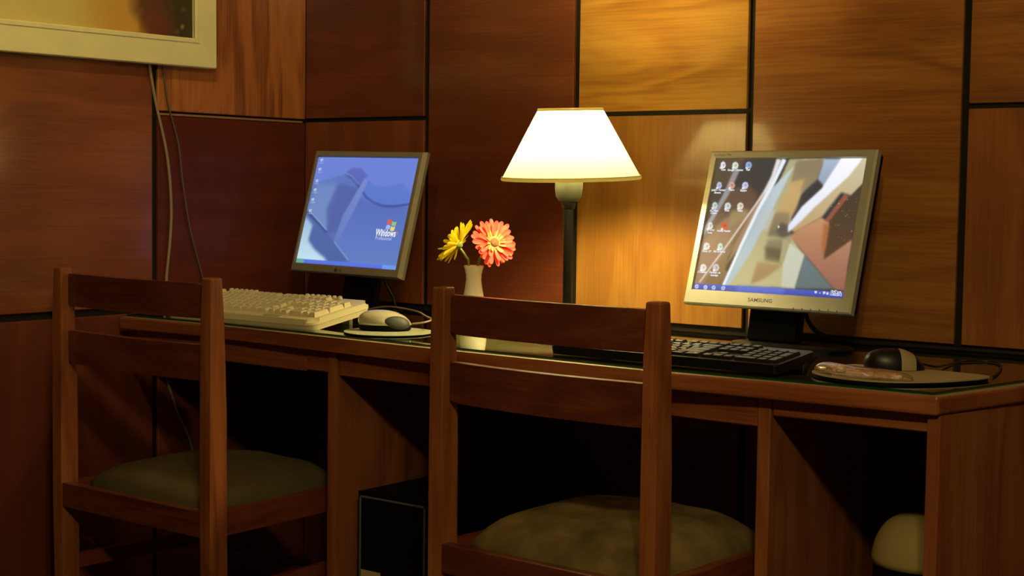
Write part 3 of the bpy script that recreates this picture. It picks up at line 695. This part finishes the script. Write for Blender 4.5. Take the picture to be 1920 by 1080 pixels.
# left monitor
SW2, SH2 = 0.334, 0.2665
base = (0.305, -0.115, GZ1)
mL, bzL, scL, oL = monitor('slim grey monitor with a blue desktop, behind the cream keyboard', base, (0.296, -0.128, 0.991), (R_(-1.1), R_(-15.55), R_(0.67)), SW2, SH2, (0.010, 0.021, 0.0215, 0.0155), imgL, M_silv_d, M_rimd, 0.003, 0.009, 0.03)
writing('Microsoft', 0.0085, M_txt2, scL, onscr(fL, SW2, SH2, 657, 621), name='logo_lettering', sx=0.95)
writing('Windows', 0.0235, M_txt, scL, onscr(fL, SW2, SH2, 652, 652), name='logo_lettering', bold=0.0006, sx=0.70)
writing('xp', 0.012, M_o, scL, onscr(fL, SW2, SH2, 782, 640), name='logo_lettering')
writing('Professional', 0.0125, M_txt2, scL, onscr(fL, SW2, SH2, 651, 678), name='logo_lettering', sx=0.86)
def flag(pts, m):
    bm = bmesh.new(); v = [bm.verts.new(onscr(fL, SW2, SH2, x, y, 0.0040)) for x, y in pts]
    w_ = [bm.verts.new(q.co + Vector((0, 0.0006, 0))) for q in v]; bm.faces.new(v); bm.faces.new(w_[::-1])
    for i in range(len(v)): bm.faces.new((v[i], v[(i + 1) % len(v)], w_[(i + 1) % len(v)], w_[i]))
    from_bm('logo_pane', bm, m, scL)
flag([(739, 546), (750, 541), (765, 548), (757, 578), (744, 573), (731, 577)], M_r)
flag([(769, 556), (782, 562), (796, 559), (788, 586), (775, 589), (761, 583)], M_g)
flag([(729, 583), (742, 579), (755, 584), (747, 610), (734, 606), (721, 610)], M_b)
flag([(760, 589), (773, 595), (786, 592), (778, 618), (765, 623), (751, 616)], M_y)
zt = -SH2 / 2 - 0.0145
q = from_bm('logo_badge', lathe_bm([(0.0048, 0.0), (0.0048, 0.0006), (0.0042, 0.0008)], 20), M_ink, bzL); q.location = (-0.022, 0.0, zt + 0.002); q.rotation_euler = (R_(90), 0, 0)
writing('LG', 0.0105, M_ink, bzL, (-0.0145, -0.0003, zt - 0.0018), name='brand_lettering', bold=0.0002)
shade_auto(from_bm('stand_neck', neck_bm(-0.050, 0.050, -0.045, 0.045, 0.19, -0.020, 0.012, 0.014, 0.044), M_blackm, mL), 50)
q = from_bm('stand_base', lathe_bm([(0.105, 0.0), (0.106, 0.005), (0.095, 0.009), (0.03, 0.012)], 48), M_black, mL, smooth=True); q.scale = (1, 0.75, 1); q.location = (0, 0.01, 0)

# ================================================================== KEYBOARDS
def key_mesh(wx, wy, h, m, cache={}):
    k = (round(wx, 4), round(wy, 4), h, m.name)
    if k in cache: return cache[k]
    bm = bmesh.new(); a = [bm.verts.new((x * wx / 2, y * wy / 2, 0)) for x, y in ((-1, -1), (1, -1), (1, 1), (-1, 1))]
    i = 0.0028 if h > 0.008 else 0.0022
    c = [bm.verts.new((x * (wx / 2 - i), y * (wy / 2 - i) + 0.0008, h)) for x, y in ((-1, -1), (1, -1), (1, 1), (-1, 1))]
    bm.faces.new(a[::-1]); bm.faces.new(c)
    for j in range(4): bm.faces.new((a[j], a[(j + 1) % 4], c[(j + 1) % 4], c[j]))
    bmesh.ops.bevel(bm, geom=[e for e in bm.edges if all(v.co.z > h / 2 for v in e.verts)], offset=0.0008, segments=1, affect='EDGES')
    bmesh.ops.recalc_face_normals(bm, faces=bm.faces)
    me = bpy.data.meshes.new('key'); bm.to_mesh(me); bm.free(); me.materials.append(m); cache[k] = me; return me
def key_layout():
    out = []
    def row(y, x, ws, h=1.0):
        for w_ in ws:
            if w_ < 0: x += -w_
            else: out.append((x + w_ / 2, y + h / 2, w_, h)); x += w_
    row(0, 0, [1.25, 1, 1, 1, 1, 1, 1, 1.25, 1, 1, 1, 1.25, 1.25][:0] + [1.25, 1.25, 1.25, 6.0, 1.25, 1.25, 1.25, 1.5, -.25, 1, 1, 1, -.25, 2, 1])
    row(1, 0, [2.25] + [1] * 10 + [2.75, -.25, -1, 1, -1, -.25, 1, 1, 1])
    row(2, 0, [1.75] + [1] * 11 + [2.25, -3.5, 1, 1, 1])
    row(3, 0, [1.5] + [1] * 12 + [1.5, -.25, 1, 1, 1, -.25, 1, 1, 1])
    row(4, 0, [1] * 13 + [2, -.25, 1, 1, 1, -.25, 1, 1, 1, 1])
    row(5.35, 0, [1, -1, 1, 1, 1, 1, -.5, 1, 1, 1, 1, -.5, 1, 1, 1, 1, -.25, 1, 1, 1])
    out.append((18.5 + 3.5, 1.0, 1, 2.0)); out.append((18.5 + 3.5, 3.0, 1, 2.0))
    return out
def keyboard(label, name, x0, x1, y0, y1, zf, zr, mcase, mkey, kh, rim, media=False):
    Wk, Dk = x1 - x0, y1 - y0; t = thing(name, label, 'keyboard', ((x0 + x1) / 2, (y0 + y1) / 2, GZ1))
    tilt = math.atan2(zr - zf, Dk); z0 = zf - GZ1
    # case: wedge with rounded corners
    pts = []; rc = 0.022 if media else 0.008
    for cx, cy, a0 in ((Wk / 2 - rc, Dk / 2 - rc, 0), (-Wk / 2 + rc, Dk / 2 - rc, 90), (-Wk / 2 + rc, -Dk / 2 + rc, 180), (Wk / 2 - rc, -Dk / 2 + rc, 270)):
        for k in range(6): a = R_(a0 + 18 * k); pts.append((cx + rc * math.cos(a), cy + rc * math.sin(a)))
    def zt_(y): return z0 + (y + Dk / 2) * math.tan(tilt)
    def shell(nm, f0, f1, m, ins0=0.0, ins1=0.0, bev=0.0):
        bm = bmesh.new()
        def s(p, k): return (p[0] * (1 - 2 * k / Wk), p[1] * (1 - 2 * k / Dk))
        a = [bm.verts.new((*s(p, ins0), f0(p[1]))) for p in pts]; c = [bm.verts.new((*s(p, ins1), f1(p[1]))) for p in pts]; n = len(pts)
        bm.faces.new(a[::-1]); bm.faces.new(c)
        for i in range(n): bm.faces.new((a[i], a[(i + 1) % n], c[(i + 1) % n], c[i]))
        if bev: bmesh.ops.bevel(bm, geom=[e for e in bm.edges if all(v in c for v in e.verts)], offset=bev, segments=3, affect='EDGES')
        return shade_auto(from_bm(nm, bm, m, t), 60)
    drop = 0.017 if media else 0.011
    if media:
        shell('case_bottom', lambda y: max(0.0, zt_(y) - 0.026), lambda y: zt_(y) - 0.0135, mcase, 0.003, 0.0)
        shell('case_top', lambda y: zt_(y) - 0.0128, zt_, mcase, 0.0, 0.0, 0.0075)
    else:
        shell('case', lambda y: max(0.001, zt_(y) - 0.016), zt_, mcase, 0.002, 0.0, 0.002)
    for s in (-1, 1):      # flip-out feet at the back
        hgt = max(0.004, zt_(Dk / 2 - 0.02) - 0.020)
        from_bm('foot', box_bm(s * (Wk / 2 - 0.05) - 0.012, s * (Wk / 2 - 0.05) + 0.012, Dk / 2 - 0.032, Dk / 2 - 0.022, 0.0, hgt + 0.006), mcase, t)
    u = (Wk - 2 * rim[0]) / 22.5; uy = (Dk - rim[1] - rim[2]) / 6.35
    for (kx, ky, kw, kd) in key_layout():
        me = key_mesh(u * kw - 0.0008, uy * kd - 0.0008, kh, mkey)
        o = bpy.data.objects.new('key', me); C.objects.link(o); o.parent = t
        y = -Dk / 2 + rim[1] + ky * uy
        o.location = (-Wk / 2 + rim[0] + kx * u, y, zt_(y) - 0.0003); o.rotation_euler = (tilt, 0, 0)
    return t, zt_, u, uy, tilt
kW, ztW, u, uy, tl = keyboard('cream full-size keyboard with tall keys, in front of the blue screen', 'computer_keyboard', 0.130, 0.592, -0.565, -0.383, 0.7755, 0.806, M_cream, M_creamk, 0.0098, (0.012, 0.020, 0.022), True)
# media buttons, badge plate and indicator ledge on the cream keyboard
for k in range(7):
    q = from_bm('media_button', lathe_bm([(0.0058, 0), (0.0058, 0.006), (0.0035, 0.0078)], 16), M_cream, kW, smooth=True); q.scale = (1.35 if k == 3 else 1, 0.8, 1)
    q.location = (0.045 + 0.0165 * k, 0.0815, ztW(0.0815)); q.rotation_euler = (tl, 0, 0)
for k in range(6):
    q = from_bm('media_button', lathe_bm([(0.0055, 0), (0.0055, 0.006), (0.0035, 0.0075)], 12), M_cream, kW, smooth=True)
    q.location = (-0.20 + 0.0165 * k, 0.0815, ztW(0.0815)); q.rotation_euler = (tl, 0, 0)
q = from_bm('palm_plate', box_bm(-0.025, 0.025, -0.006, 0.006, -0.004, 0.0012, 0.001, 1), M_creamg, kW); q.location = (0.105, -0.0815, ztW(-0.0815)); q.rotation_euler = (tl, 0, 0); q['label'] = 'grey insert on the front edge'
kB, ztB, u, uy, tl = keyboard('black keyboard with flat keys, in front of the painting screen', 'computer_keyboard', 1.207, 1.661, -0.582, -0.446, 0.771, 0.784, M_black, M_blackk, 0.0055, (0.008, 0.010, 0.012))

# ================================================================== MICE AND PADS
def dome_bm(a, b_, h, z0, n=36, k=12, skew=0.0, e=1.0, t0=0, t1=360, f0=0, f1=90, off=0.0):
    bm = bmesh.new(); rows = []
    full = abs(t1 - t0 - 360) < 1e-6
    for j in range(k + 1):
        f = R_(f0 + (f1 - f0) * j / k); row = []
        m_ = n if full else n + 1
        for i in range(m_):
            th = R_(t0 + (t1 - t0) * i / n); cf = math.cos(f) ** e; sf = math.sin(f)
            row.append(bm.verts.new(((a + off) * cf * math.cos(th) - skew * sf, (b_ + off) * cf * math.sin(th), z0 + (h + off) * sf)))
        rows.append(row)
    for p, q in zip(rows, rows[1:]):
        m_ = len(p)
        for i in range(m_ if full else m_ - 1):
            try: bm.faces.new((p[i], p[(i + 1) % m_], q[(i + 1) % m_], q[i]))
            except Exception: pass
    if full and f0 == 0: bm.faces.new(rows[0][::-1])
    bmesh.ops.remove_doubles(bm, verts=bm.verts, dist=1e-6)
    return bm
# pad + mouse on the left
p1 = thing('mouse_pad', 'small round pale mouse pad at the front edge beside the cream keyboard', 'mouse pad', (0.737, -0.492, GZ1))
o = from_bm('rubber_backing', lathe_bm([(0.088, 0.0), (0.0895, 0.001), (0.0895, 0.0021)], 64), M_blackm, p1, smooth=False)
o = from_bm('top_sheet', lathe_bm([(0.0905, 0.0022), (0.0908, 0.0030), (0.090, 0.0036)], 64), M_pad, p1); shade_auto(o)
PZ = GZ1 + 0.0037
ms = thing('computer_mouse', 'silver and dark grey mouse on the round pale pad', 'mouse', (0.7195, -0.4835, PZ), math.atan2(0.55, 0.83))
o = from_bm('base', lathe_bm([(0.92, 0.0), (0.985, 0.003), (1.0, 0.009), (0.99, 0.0118)], 40), M_blackm, ms, smooth=True); o.scale = (0.0535, 0.031, 1)
o = from_bm('shell', dome_bm(0.0545, 0.0315, 0.0295, 0.012, 44, 12, 0.011, 0.78), M_msilv, ms, smooth=True)
# side grip: elliptical patch on the near flank towards the front
bm = bmesh.new(); rows = []
def shell_pt(th, f, off):
    cf = math.cos(f) ** 0.78; sf = math.sin(f)
    return Vector(((0.0545 + off) * cf * math.cos(th) - 0.011 * sf, (0.0315 + off) * cf * math.sin(th), 0.012 + (0.0295 + off) * sf))
cen = bm.verts.new(shell_pt(R_(-47), R_(14), 0.0012)); pr = None; first = None
for r_ in (0.5, 0.85, 1.0):
    ring = []
    for i in range(28):
        a = 6.28318 * i / 28; th = R_(-47 + 38 * r_ * math.cos(a)); f = R_(14 + 27 * r_ * math.sin(a))
        v = shell_pt(th, max(f, R_(-4)), 0.0012 if r_ < 1 else -0.0006)
        if f < 0: v.z = 0.012 + f * 0.035
        ring.append(bm.verts.new(v))
    for i in range(28):
        if pr is None: bm.faces.new((cen, ring[i], ring[(i + 1) % 28]))
        else: bm.faces.new((pr[i], ring[i], ring[(i + 1) % 28], pr[(i + 1) % 28]))
    pr = ring
o = from_bm('side_grip', bm, M_grip, ms, smooth=True)
o = from_bm('scroll_wheel', lathe_bm([(0.006, -0.003), (0.0068, -0.002), (0.0068, 0.002), (0.006, 0.003)], 20), M_blackm, ms, smooth=True); o.rotation_euler = (R_(90), 0, 0); o.location = (0.028, 0, 0.0285)

# pad + mouse on the right
p2 = thing('mouse_pad', 'cream mouse pad with shiny clear gel wrist rest on desk right end', 'mouse pad', (1.80, -0.47, GZ1))
out = [(1.690, -0.492), (1.700, -0.536), (1.735, -0.568), (1.790, -0.585), (1.850, -0.574), (1.905, -0.520), (1.936, -0.450), (1.944, -0.405), (1.930, -0.384), (1.890, -0.376), (1.800, -0.372), (1.725, -0.378), (1.697, -0.40), (1.686, -0.44)]
sp = spline([Vector((x, y, 0)) for x, y in out] + [Vector((*out[0], 0))], 5)[:-1]
ring = [((q.x - 1.80), (q.y + 0.47)) for q in sp]
o = from_bm('rubber_backing', prism_bm([(x * 0.985, y * 0.985) for x, y in ring], 0.0, 0.0040), M_blackm, p2)
o = from_bm('top_sheet', prism_bm(ring, 0.0041, 0.0062), M_padc, p2)
# gel rest: long sausage along the near-left rim
bm = bmesh.new(); rows = []; pa = spline([Vector((-0.108, -0.015, 0)), Vector((-0.082, -0.066, 0)), Vector((-0.015, -0.094, 0)), Vector((0.050, -0.084, 0)), Vector((0.075, -0.062, 0))], 8)
for i, p in enumerate(pa):
    tt = i / (len(pa) - 1); d = (pa[min(i + 1, len(pa) - 1)] - pa[max(i - 1, 0)]).normalized(); nrm = Vector((-d.y, d.x, 0))
    wv = 0.024 * (max(0.02, 1 - abs(2 * tt - 1) ** 4)) ** 0.5; hh = 0.0175 * (max(0.02, 1 - abs(2 * tt - 1) ** 3)) ** 0.5 * (1.12 - 0.35 * tt)
    rows.append([bm.verts.new(p + nrm * (wv * math.cos(R_(a)) + 0.012) + Vector((0, 0, 0.0063 + hh * math.sin(R_(a)) ** 0.8))) for a in range(0, 181, 15)])
for a, b_ in zip(rows, rows[1:]):
    for i in range(len(a) - 1): bm.faces.new((a[i], a[i + 1], b_[i + 1], b_[i]))
    bm.faces.new((a[-1], a[0], b_[0], b_[-1]))
bm.faces.new(rows[0]); bm.faces.new(rows[-1][::-1])
o = from_bm('gel_wrist_rest', bm, M_gel, p2, smooth=True); o['label'] = 'clear amber-tinted gel cushion'
m2 = thing('computer_mouse', 'black mouse with pale band behind the gel wrist rest', 'mouse', (1.786, -0.408, GZ1 + 0.0064), math.atan2(0.62, 0.79))
o = from_bm('body', dome_bm(0.050, 0.029, 0.034, 0.0, 40, 12, 0.010, 0.75), M_black, m2, smooth=True)
# pale band wrapped over the body
bm = bmesh.new(); rows = []
def body_pt(th, f, off):
    cf = math.cos(f) ** 0.75; sf = math.sin(f)
    return Vector(((0.050 + off) * cf * math.cos(th) - 0.010 * sf, (0.029 + off) * cf * math.sin(th), (0.034 + off) * sf))
for j in range(9):
    s = j / 8; row = []
    for i in range(17):
        a = -90 + 180 * i / 16
        # strip at x from +0.010 to +0.034 across the back
        x = 0.004 + 0.026 * s; xx = max(-0.98, min(0.98, (x + 0.004) / 0.051)); hw = math.sqrt(1 - xx * xx)
        row.append(bm.verts.new((x, 0.0302 * hw ** 0.9 * math.sin(R_(a)), 0.0005 + 0.0345 * hw ** 1.15 * math.cos(R_(a)) ** 0.75)))
    rows.append(row)
for a, b_ in zip(rows, rows[1:]):
    for i in range(16): bm.faces.new((a[i], a[i + 1], b_[i + 1], b_[i]))
o = from_bm('pale_band', bm, M_padc, m2, smooth=True); o['label'] = 'pale cream band'

# ================================================================== VASE AND FLOWERS
VX, VY = 0.788, -0.284
prof = [(0.0255, 0.0), (0.0272, 0.003), (0.0288, 0.018), (0.0282, 0.032), (0.0255, 0.050), (0.0218, 0.068), (0.0184, 0.086), (0.0164, 0.102), (0.0168, 0.113), (0.0190, 0.123), (0.0215, 0.131), (0.0212, 0.1325),
        (0.0198, 0.131), (0.0150, 0.110), (0.0150, 0.095), (0.0200, 0.060), (0.0200, 0.010)]
vs = from_bm('vase', lathe_bm(prof, 48), M_white, None, smooth=True); vs.location = (VX, VY, GZ1); tag(vs, 'small white waisted bud vase holding two gerberas', 'vase')

def petal_mesh(L, wd, curl, m):
    bm = bmesh.new(); rows = []
    for s in (0.0, 0.22, 0.45, 0.65, 0.80, 0.90, 0.96, 1.0):
        hw = wd / 2 * (0.38 + 0.75 * s) * (1 - s ** 7) ** 0.5 + 0.0003
        x = L * s; z = curl * (s * s) * L; 
        rows.append([bm.verts.new((x, -hw, z + 0.0012 * (1 - s))), bm.verts.new((x, -hw * 0.5, z - 0.0003)), bm.verts.new((x, 0, z - 0.0009)), bm.verts.new((x, hw * 0.5, z - 0.0003)), bm.verts.new((x, hw, z + 0.0012 * (1 - s)))])
    for a, b_ in zip(rows, rows[1:]):
        for k in range(4): bm.faces.new((a[k], a[k + 1], b_[k + 1], b_[k]))
    me = bpy.data.meshes.new('petal'); bm.to_mesh(me); bm.free(); me.materials.append(m)
    for p in me.polygons: p.use_smooth = True
    return me
def gerbera(label, head, normal, stem_pts, rad, mats, droop, seed, cup=6):
    rnd = random.Random(seed)
    t = thing('gerbera_flower', label, 'flower', stem_pts[0], 0, None)
    b0 = Vector(stem_pts[0])
    from_bm('stem', tube_bm([Vector(p) - b0 for p in spline(stem_pts, 6)], 0.0026, 8), M_stem, t, smooth=True)
    n_ = Vector(normal).normalized(); q = n_.to_track_quat('Z', 'Y').to_matrix().to_4x4()
    base_m = Matrix.Translation(Vector(head) - b0) @ q
    layers = [(24, rad, 0.0115, 0.10, 0.0, mats[0], cup), (21, rad * 0.87, 0.0100, 0.20, 0.0016, mats[1], cup + 5), (20, rad * 0.50, 0.0056, 0.35, 0.003, mats[3] if len(mats) > 3 else mats[1], cup + 9)]
    for (cnt, L, wd, curl, dz, m_, up) in layers:
        variants = [petal_mesh(L * f, wd, curl * c2, m_) for f, c2 in ((1.0, 1.0), (0.93, 0.4), (1.05, -0.3))]
        for i in range(cnt):
            a = 2 * math.pi * (i + rnd.uniform(-.25, .25)) / cnt
            o = bpy.data.objects.new('petal', rnd.choice(variants)); C.objects.link(o); o.parent = t
            tilt = R_(up + rnd.uniform(-9, 9))
            # petals that hang below the head sag
            o.matrix_local = base_m @ Matrix.Rotation(a, 4, 'Z') @ Matrix.Translation((0.004, 0, dz)) @ Matrix.Rotation(-tilt + droop(a), 4, 'Y') @ Matrix.Rotation(rnd.uniform(-.25, .25), 4, 'X')
    o = from_bm('pale_ring', lathe_bm([(0.0145, 0.001), (0.015, 0.004), (0.0125, 0.0060), (0.006, 0.006)], 32), M_discr if mats[2] else mats[1], t, smooth=True); o.matrix_local = base_m
    o = from_bm('flower_centre', lathe_bm([(0.0100, 0.004), (0.0095, 0.0074), (0.005, 0.0086)], 24), M_disc if mats[2] else mats[1], t, smooth=True); o.matrix_local = base_m
    o = from_bm('calyx', lathe_bm([(0.003, -0.008), (0.008, -0.003), (0.010, 0.0005), (0.004, 0.001)], 20), M_stem, t, smooth=True); o.matrix_local = base_m
    return t
toc = Vector((0.609, -0.79, 0.06)); rt = Vector((0.7916, 0.6109, 0)); upv = Vector((0, 0, 1))
gerbera('coral gerbera facing forward in the white vase', (0.852, -0.300, 0.9365), toc * 0.80 + rt * 0.42 + upv * 0.20, [(0.795, -0.282, 0.775), (0.798, -0.283, 0.885), (0.822, -0.292, 0.915), (0.848, -0.297, 0.9335)], 0.047, (M_coral, M_coral2, True, M_coral3), lambda a: 0.0, 3)
gerbera('yellow gerbera seen side-on leaning left in the white vase', (0.760, -0.300, 0.930), rt * -0.76 + upv * 0.55 - toc * 0.26, [(0.780, -0.288, 0.775), (0.778, -0.288, 0.885), (0.772, -0.291, 0.905), (0.760, -0.299, 0.925)], 0.053, (M_yel, M_yel, False), lambda a: 0.0, 5, 10)

# ================================================================== PICTURE ON THE LEFT WALL
PY1, PZ0 = -0.324, 1.3195; PW, PH = 0.86, 0.66; BW = 0.066
pf = thing('framed_picture', 'large abstract painting in a wide cream frame hanging on the left wall', 'picture', (0.004, PY1 - PW / 2, PZ0))
pf.rotation_euler = (R_(0.35), 0, 0)
def bar(pts, z0=0.0, z1=0.028):  # pts in (y,z) plane ; extruded along x
    bm = bmesh.new(); a = [bm.verts.new((z0, y, z)) for y, z in pts]; c = [bm.verts.new((z1, y, z)) for y, z in pts]
    bm.faces.new(a); bm.faces.new(c[::-1])
    for i in range(4): bm.faces.new((a[i], a[(i + 1) % 4], c[(i + 1) % 4], c[i]))
    bmesh.ops.bevel(bm, geom=bm.edges[:], offset=0.002, segments=1, affect='EDGES'); return bm
hw = PW / 2
for pts in ([(-hw, 0), (hw, 0), (hw - BW, BW), (-hw + BW, BW)], [(hw, 0), (hw, PH), (hw - BW, PH - BW), (hw - BW, BW)], [(hw, PH), (-hw, PH), (-hw + BW, PH - BW), (hw - BW, PH - BW)], [(-hw, PH), (-hw, 0), (-hw + BW, BW), (-hw + BW, PH - BW)]):
    shade_auto(from_bm('frame_bar', bar(pts), M_frame, pf), 30)
iw, k = hw - BW + 0.012, 0.012
for pts in ([(-iw, BW - k), (iw, BW - k), (iw - k, BW), (-iw + k, BW)], [(iw, BW - k), (iw, PH - BW + k), (iw - k, PH - BW), (iw - k, BW)], [(iw, PH - BW + k), (-iw, PH - BW + k), (-iw + k, PH - BW), (iw - k, PH - BW)], [(-iw, PH - BW + k), (-iw, BW - k), (-iw + k, BW), (-iw + k, PH - BW)]):
    from_bm('frame_slip', bar(pts, 0.02, 0.0305), M_frame, pf)
# abstract canvas (u to the right, v down)
H2, W2 = 150, 200; U, V = np.meshgrid(np.linspace(0, 1, W2), np.linspace(0, 1, H2))
def vnoise(sx, sy, seed):
    r = np.random.RandomState(seed); gq = r.rand(sy + 2, sx + 2); x = U * sx; y = V * sy; xi = x.astype(int); yi = y.astype(int); fx = x - xi; fy = y - yi
    fx = fx * fx * (3 - 2 * fx); fy = fy * fy * (3 - 2 * fy)
    return (gq[yi, xi] * (1 - fx) + gq[yi, xi + 1] * fx) * (1 - fy) + (gq[yi + 1, xi] * (1 - fx) + gq[yi + 1, xi + 1] * fx) * fy
n1 = vnoise(6, 5, 1) * .5 + vnoise(14, 12, 2) * .3 + vnoise(40, 30, 3) * .2
s = np.clip((U + (n1 - .5) * 0.14 - 0.745) / 0.07, 0, 1)[..., None]
A = np.array([226, 210, 136]) * (1 - (n1 * .5)[..., None]) + np.array([206, 176, 90]) * (n1 * .5)[..., None]
Aw = np.array([206, 152, 56]); tt = np.clip((U - .52) / .16, 0, 1)[..., None] * .8; A = A * (1 - tt) + Aw * tt
B = np.array([84, 52, 34]) * (1 - n1[..., None]) + np.array([104, 62, 34]) * n1[..., None]
tt = np.clip((U - .86) / .08, 0, 1)[..., None]; B = B * (1 - tt) + np.array([60, 52, 28]) * tt
hl = np.clip((vnoise(46, 40, 9) * vnoise(20, 16, 10) - .45) * 3, 0, 1)[..., None] * np.clip((U - .84) / .06, 0, 1)[..., None]
B = B * (1 - hl) + np.array([166, 146, 84]) * hl
rd = np.clip(1 - ((U - .86) ** 2 / .008 + (V - .94) ** 2 / .006), 0, 1)[..., None] * .6; B = B * (1 - rd) + np.array([120, 52, 28]) * rd
cv = picture_grid('canvas', A * (1 - s) + B * s, PW - 2 * BW + 0.004, PH - 2 * BW + 0.004, M_canvas, pf)
cv.rotation_euler = (0, 0, R_(90)); cv.location = (0.018, 0, PH / 2)

# ================================================================== COMPUTER TOWER, STOOL
pc = thing('computer_tower', 'black desktop computer tower with grey outline standing under the desk', 'computer', (0.812, -0.56, 0.0))
o = from_bm('case', box_bm(-0.092, 0.092, 0.006, 0.40, 0.0, 0.440, 0.003), M_blackm, pc)
o = from_bm('front_panel', box_bm(-0.092, 0.092, 0.0, 0.006, 0.0, 0.440, 0.002), M_blackm, pc)
bm = bmesh.new()
for pp in ((-0.087, -0.083, 0.02, 0.432), (0.083, 0.087, 0.02, 0.432), (-0.087, 0.087, 0.428, 0.432)):
    q = box_bm(pp[0], pp[1], -0.0025, 0.0005, pp[2], pp[3], 0.0006, 1); me = bpy.data.meshes.new('t'); q.to_mesh(me); q.free(); bm.from_mesh(me); bpy.data.meshes.remove(me)
o = from_bm('outline_trim', bm, M_grey, pc); o['label'] = 'thin grey outline strip'
o = from_bm('sticker', box_bm(-0.082, -0.03, -0.0012, 0.0, 0.225, 0.282), M_stick, pc); o['label'] = 'cream paper sticker'

stl = thing('stool', 'cream domed cushion stool half hidden behind the desk right end panel', 'stool', (1.812, -0.325, 0.0))
o = from_bm('cushion', dome_bm(0.087, 0.087, 0.086, 0.425, 48, 14, 0, 0.72), M_tan, stl, smooth=True)
o = from_bm('seat_base', lathe_bm([(0.080, 0.385), (0.084, 0.39), (0.084, 0.4245), (0.07, 0.4248)], 40), M_blackm, stl); shade_auto(o)
for a in (45, 135, 225, 315):
    p = Vector((0.06 * math.cos(R_(a)), 0.06 * math.sin(R_(a)), 0.385)); q = Vector((0.075 * math.cos(R_(a)), 0.075 * math.sin(R_(a)), 0.0))
    from_bm('leg', tube_bm([p, q], 0.011, 10), M_blackm, stl, smooth=True)

# ================================================================== CORDS
cord('wall_cord', [(0.006, -0.507, 1.335), (0.006, -0.486, 1.2375), (0.006, -0.453, 1.1165), (0.006, -0.4406, 1.0056), (0.006, -0.4438, 0.9188), (0.006, -0.455, 0.826), (0.006, -0.462, 0.72), (0.006, -0.4535, 0.6013), (0.006, -0.4232, 0.5166), (0.006, -0.3794, 0.4275), (0.006, -0.36, 0.30)], 0.0036, M_cordp, 'thick pale cord hanging from behind the picture down the left wall')
cord('wall_cord', [(0.005, -0.4655, 1.335), (0.005, -0.450, 1.2394), (0.005, -0.4184, 1.1422), (0.005, -0.4056, 1.0555), (0.005, -0.383, 0.943), (0.005, -0.347, 0.8345), (0.005, -0.33, 0.77)], 0.0024, M_cordg, 'thin grey cord hanging right of the pale one on the left wall')
cord('cord', [(0.764, -0.452, 0.772), (0.786, -0.437, 0.776), (0.782, -0.412, 0.780), (0.740, -0.385, 0.784), (0.690, -0.351, 0.7875), (0.612, -0.322, 0.7895), (0.552, -0.302, 0.787), (0.49, -0.285, 0.776), (0.44, -0.26, 0.757)], 0.0019, M_cordp, '', ms)
cord('cable', [(1.462, -0.085, 0.855), (1.456, -0.080, 0.817), (1.464, -0.066, 0.787), (1.490, -0.050, 0.768), (1.54, -0.040, 0.7612), (1.64, -0.030, 0.7612), (1.80, -0.024, 0.7612), (1.98, -0.022, 0.7612)], 0.0045, M_cordb, '', mR)
cord('cord', [(1.822, -0.380, 0.770), (1.832, -0.350, 0.764), (1.815, -0.265, 0.7575), (1.812, -0.175, 0.7568), (1.850, -0.140, 0.7568), (1.885, -0.190, 0.7568), (1.920, -0.300, 0.7568), (1.9325, -0.355, 0.7568)], 0.0018, M_cordb, '', m2)
cord('cable', [(0.352, -0.085, 0.86), (0.354, -0.080, 0.82), (0.366, -0.070, 0.79), (0.372, -0.060, 0.7605), (0.372, -0.03, 0.7600)], 0.0038, M_cordb, '', mL)
hc = cord('hanging_cord', [(1.300, -0.40, 0.7185), (1.2795, -0.40, 0.626), (1.271, -0.40, 0.595), (1.257, -0.40, 0.534)], 0.0020, M_cordb, 'thin black cord hanging under the desk behind the olive-seat chair')
o = from_bm('plug', lathe_bm([(0.004, -0.012), (0.0085, -0.008), (0.0085, 0.008), (0.004, 0.012)], 16), M_blackm, hc, smooth=True); o.location = Vector((1.2795, -0.40, 0.624)) - hc.location
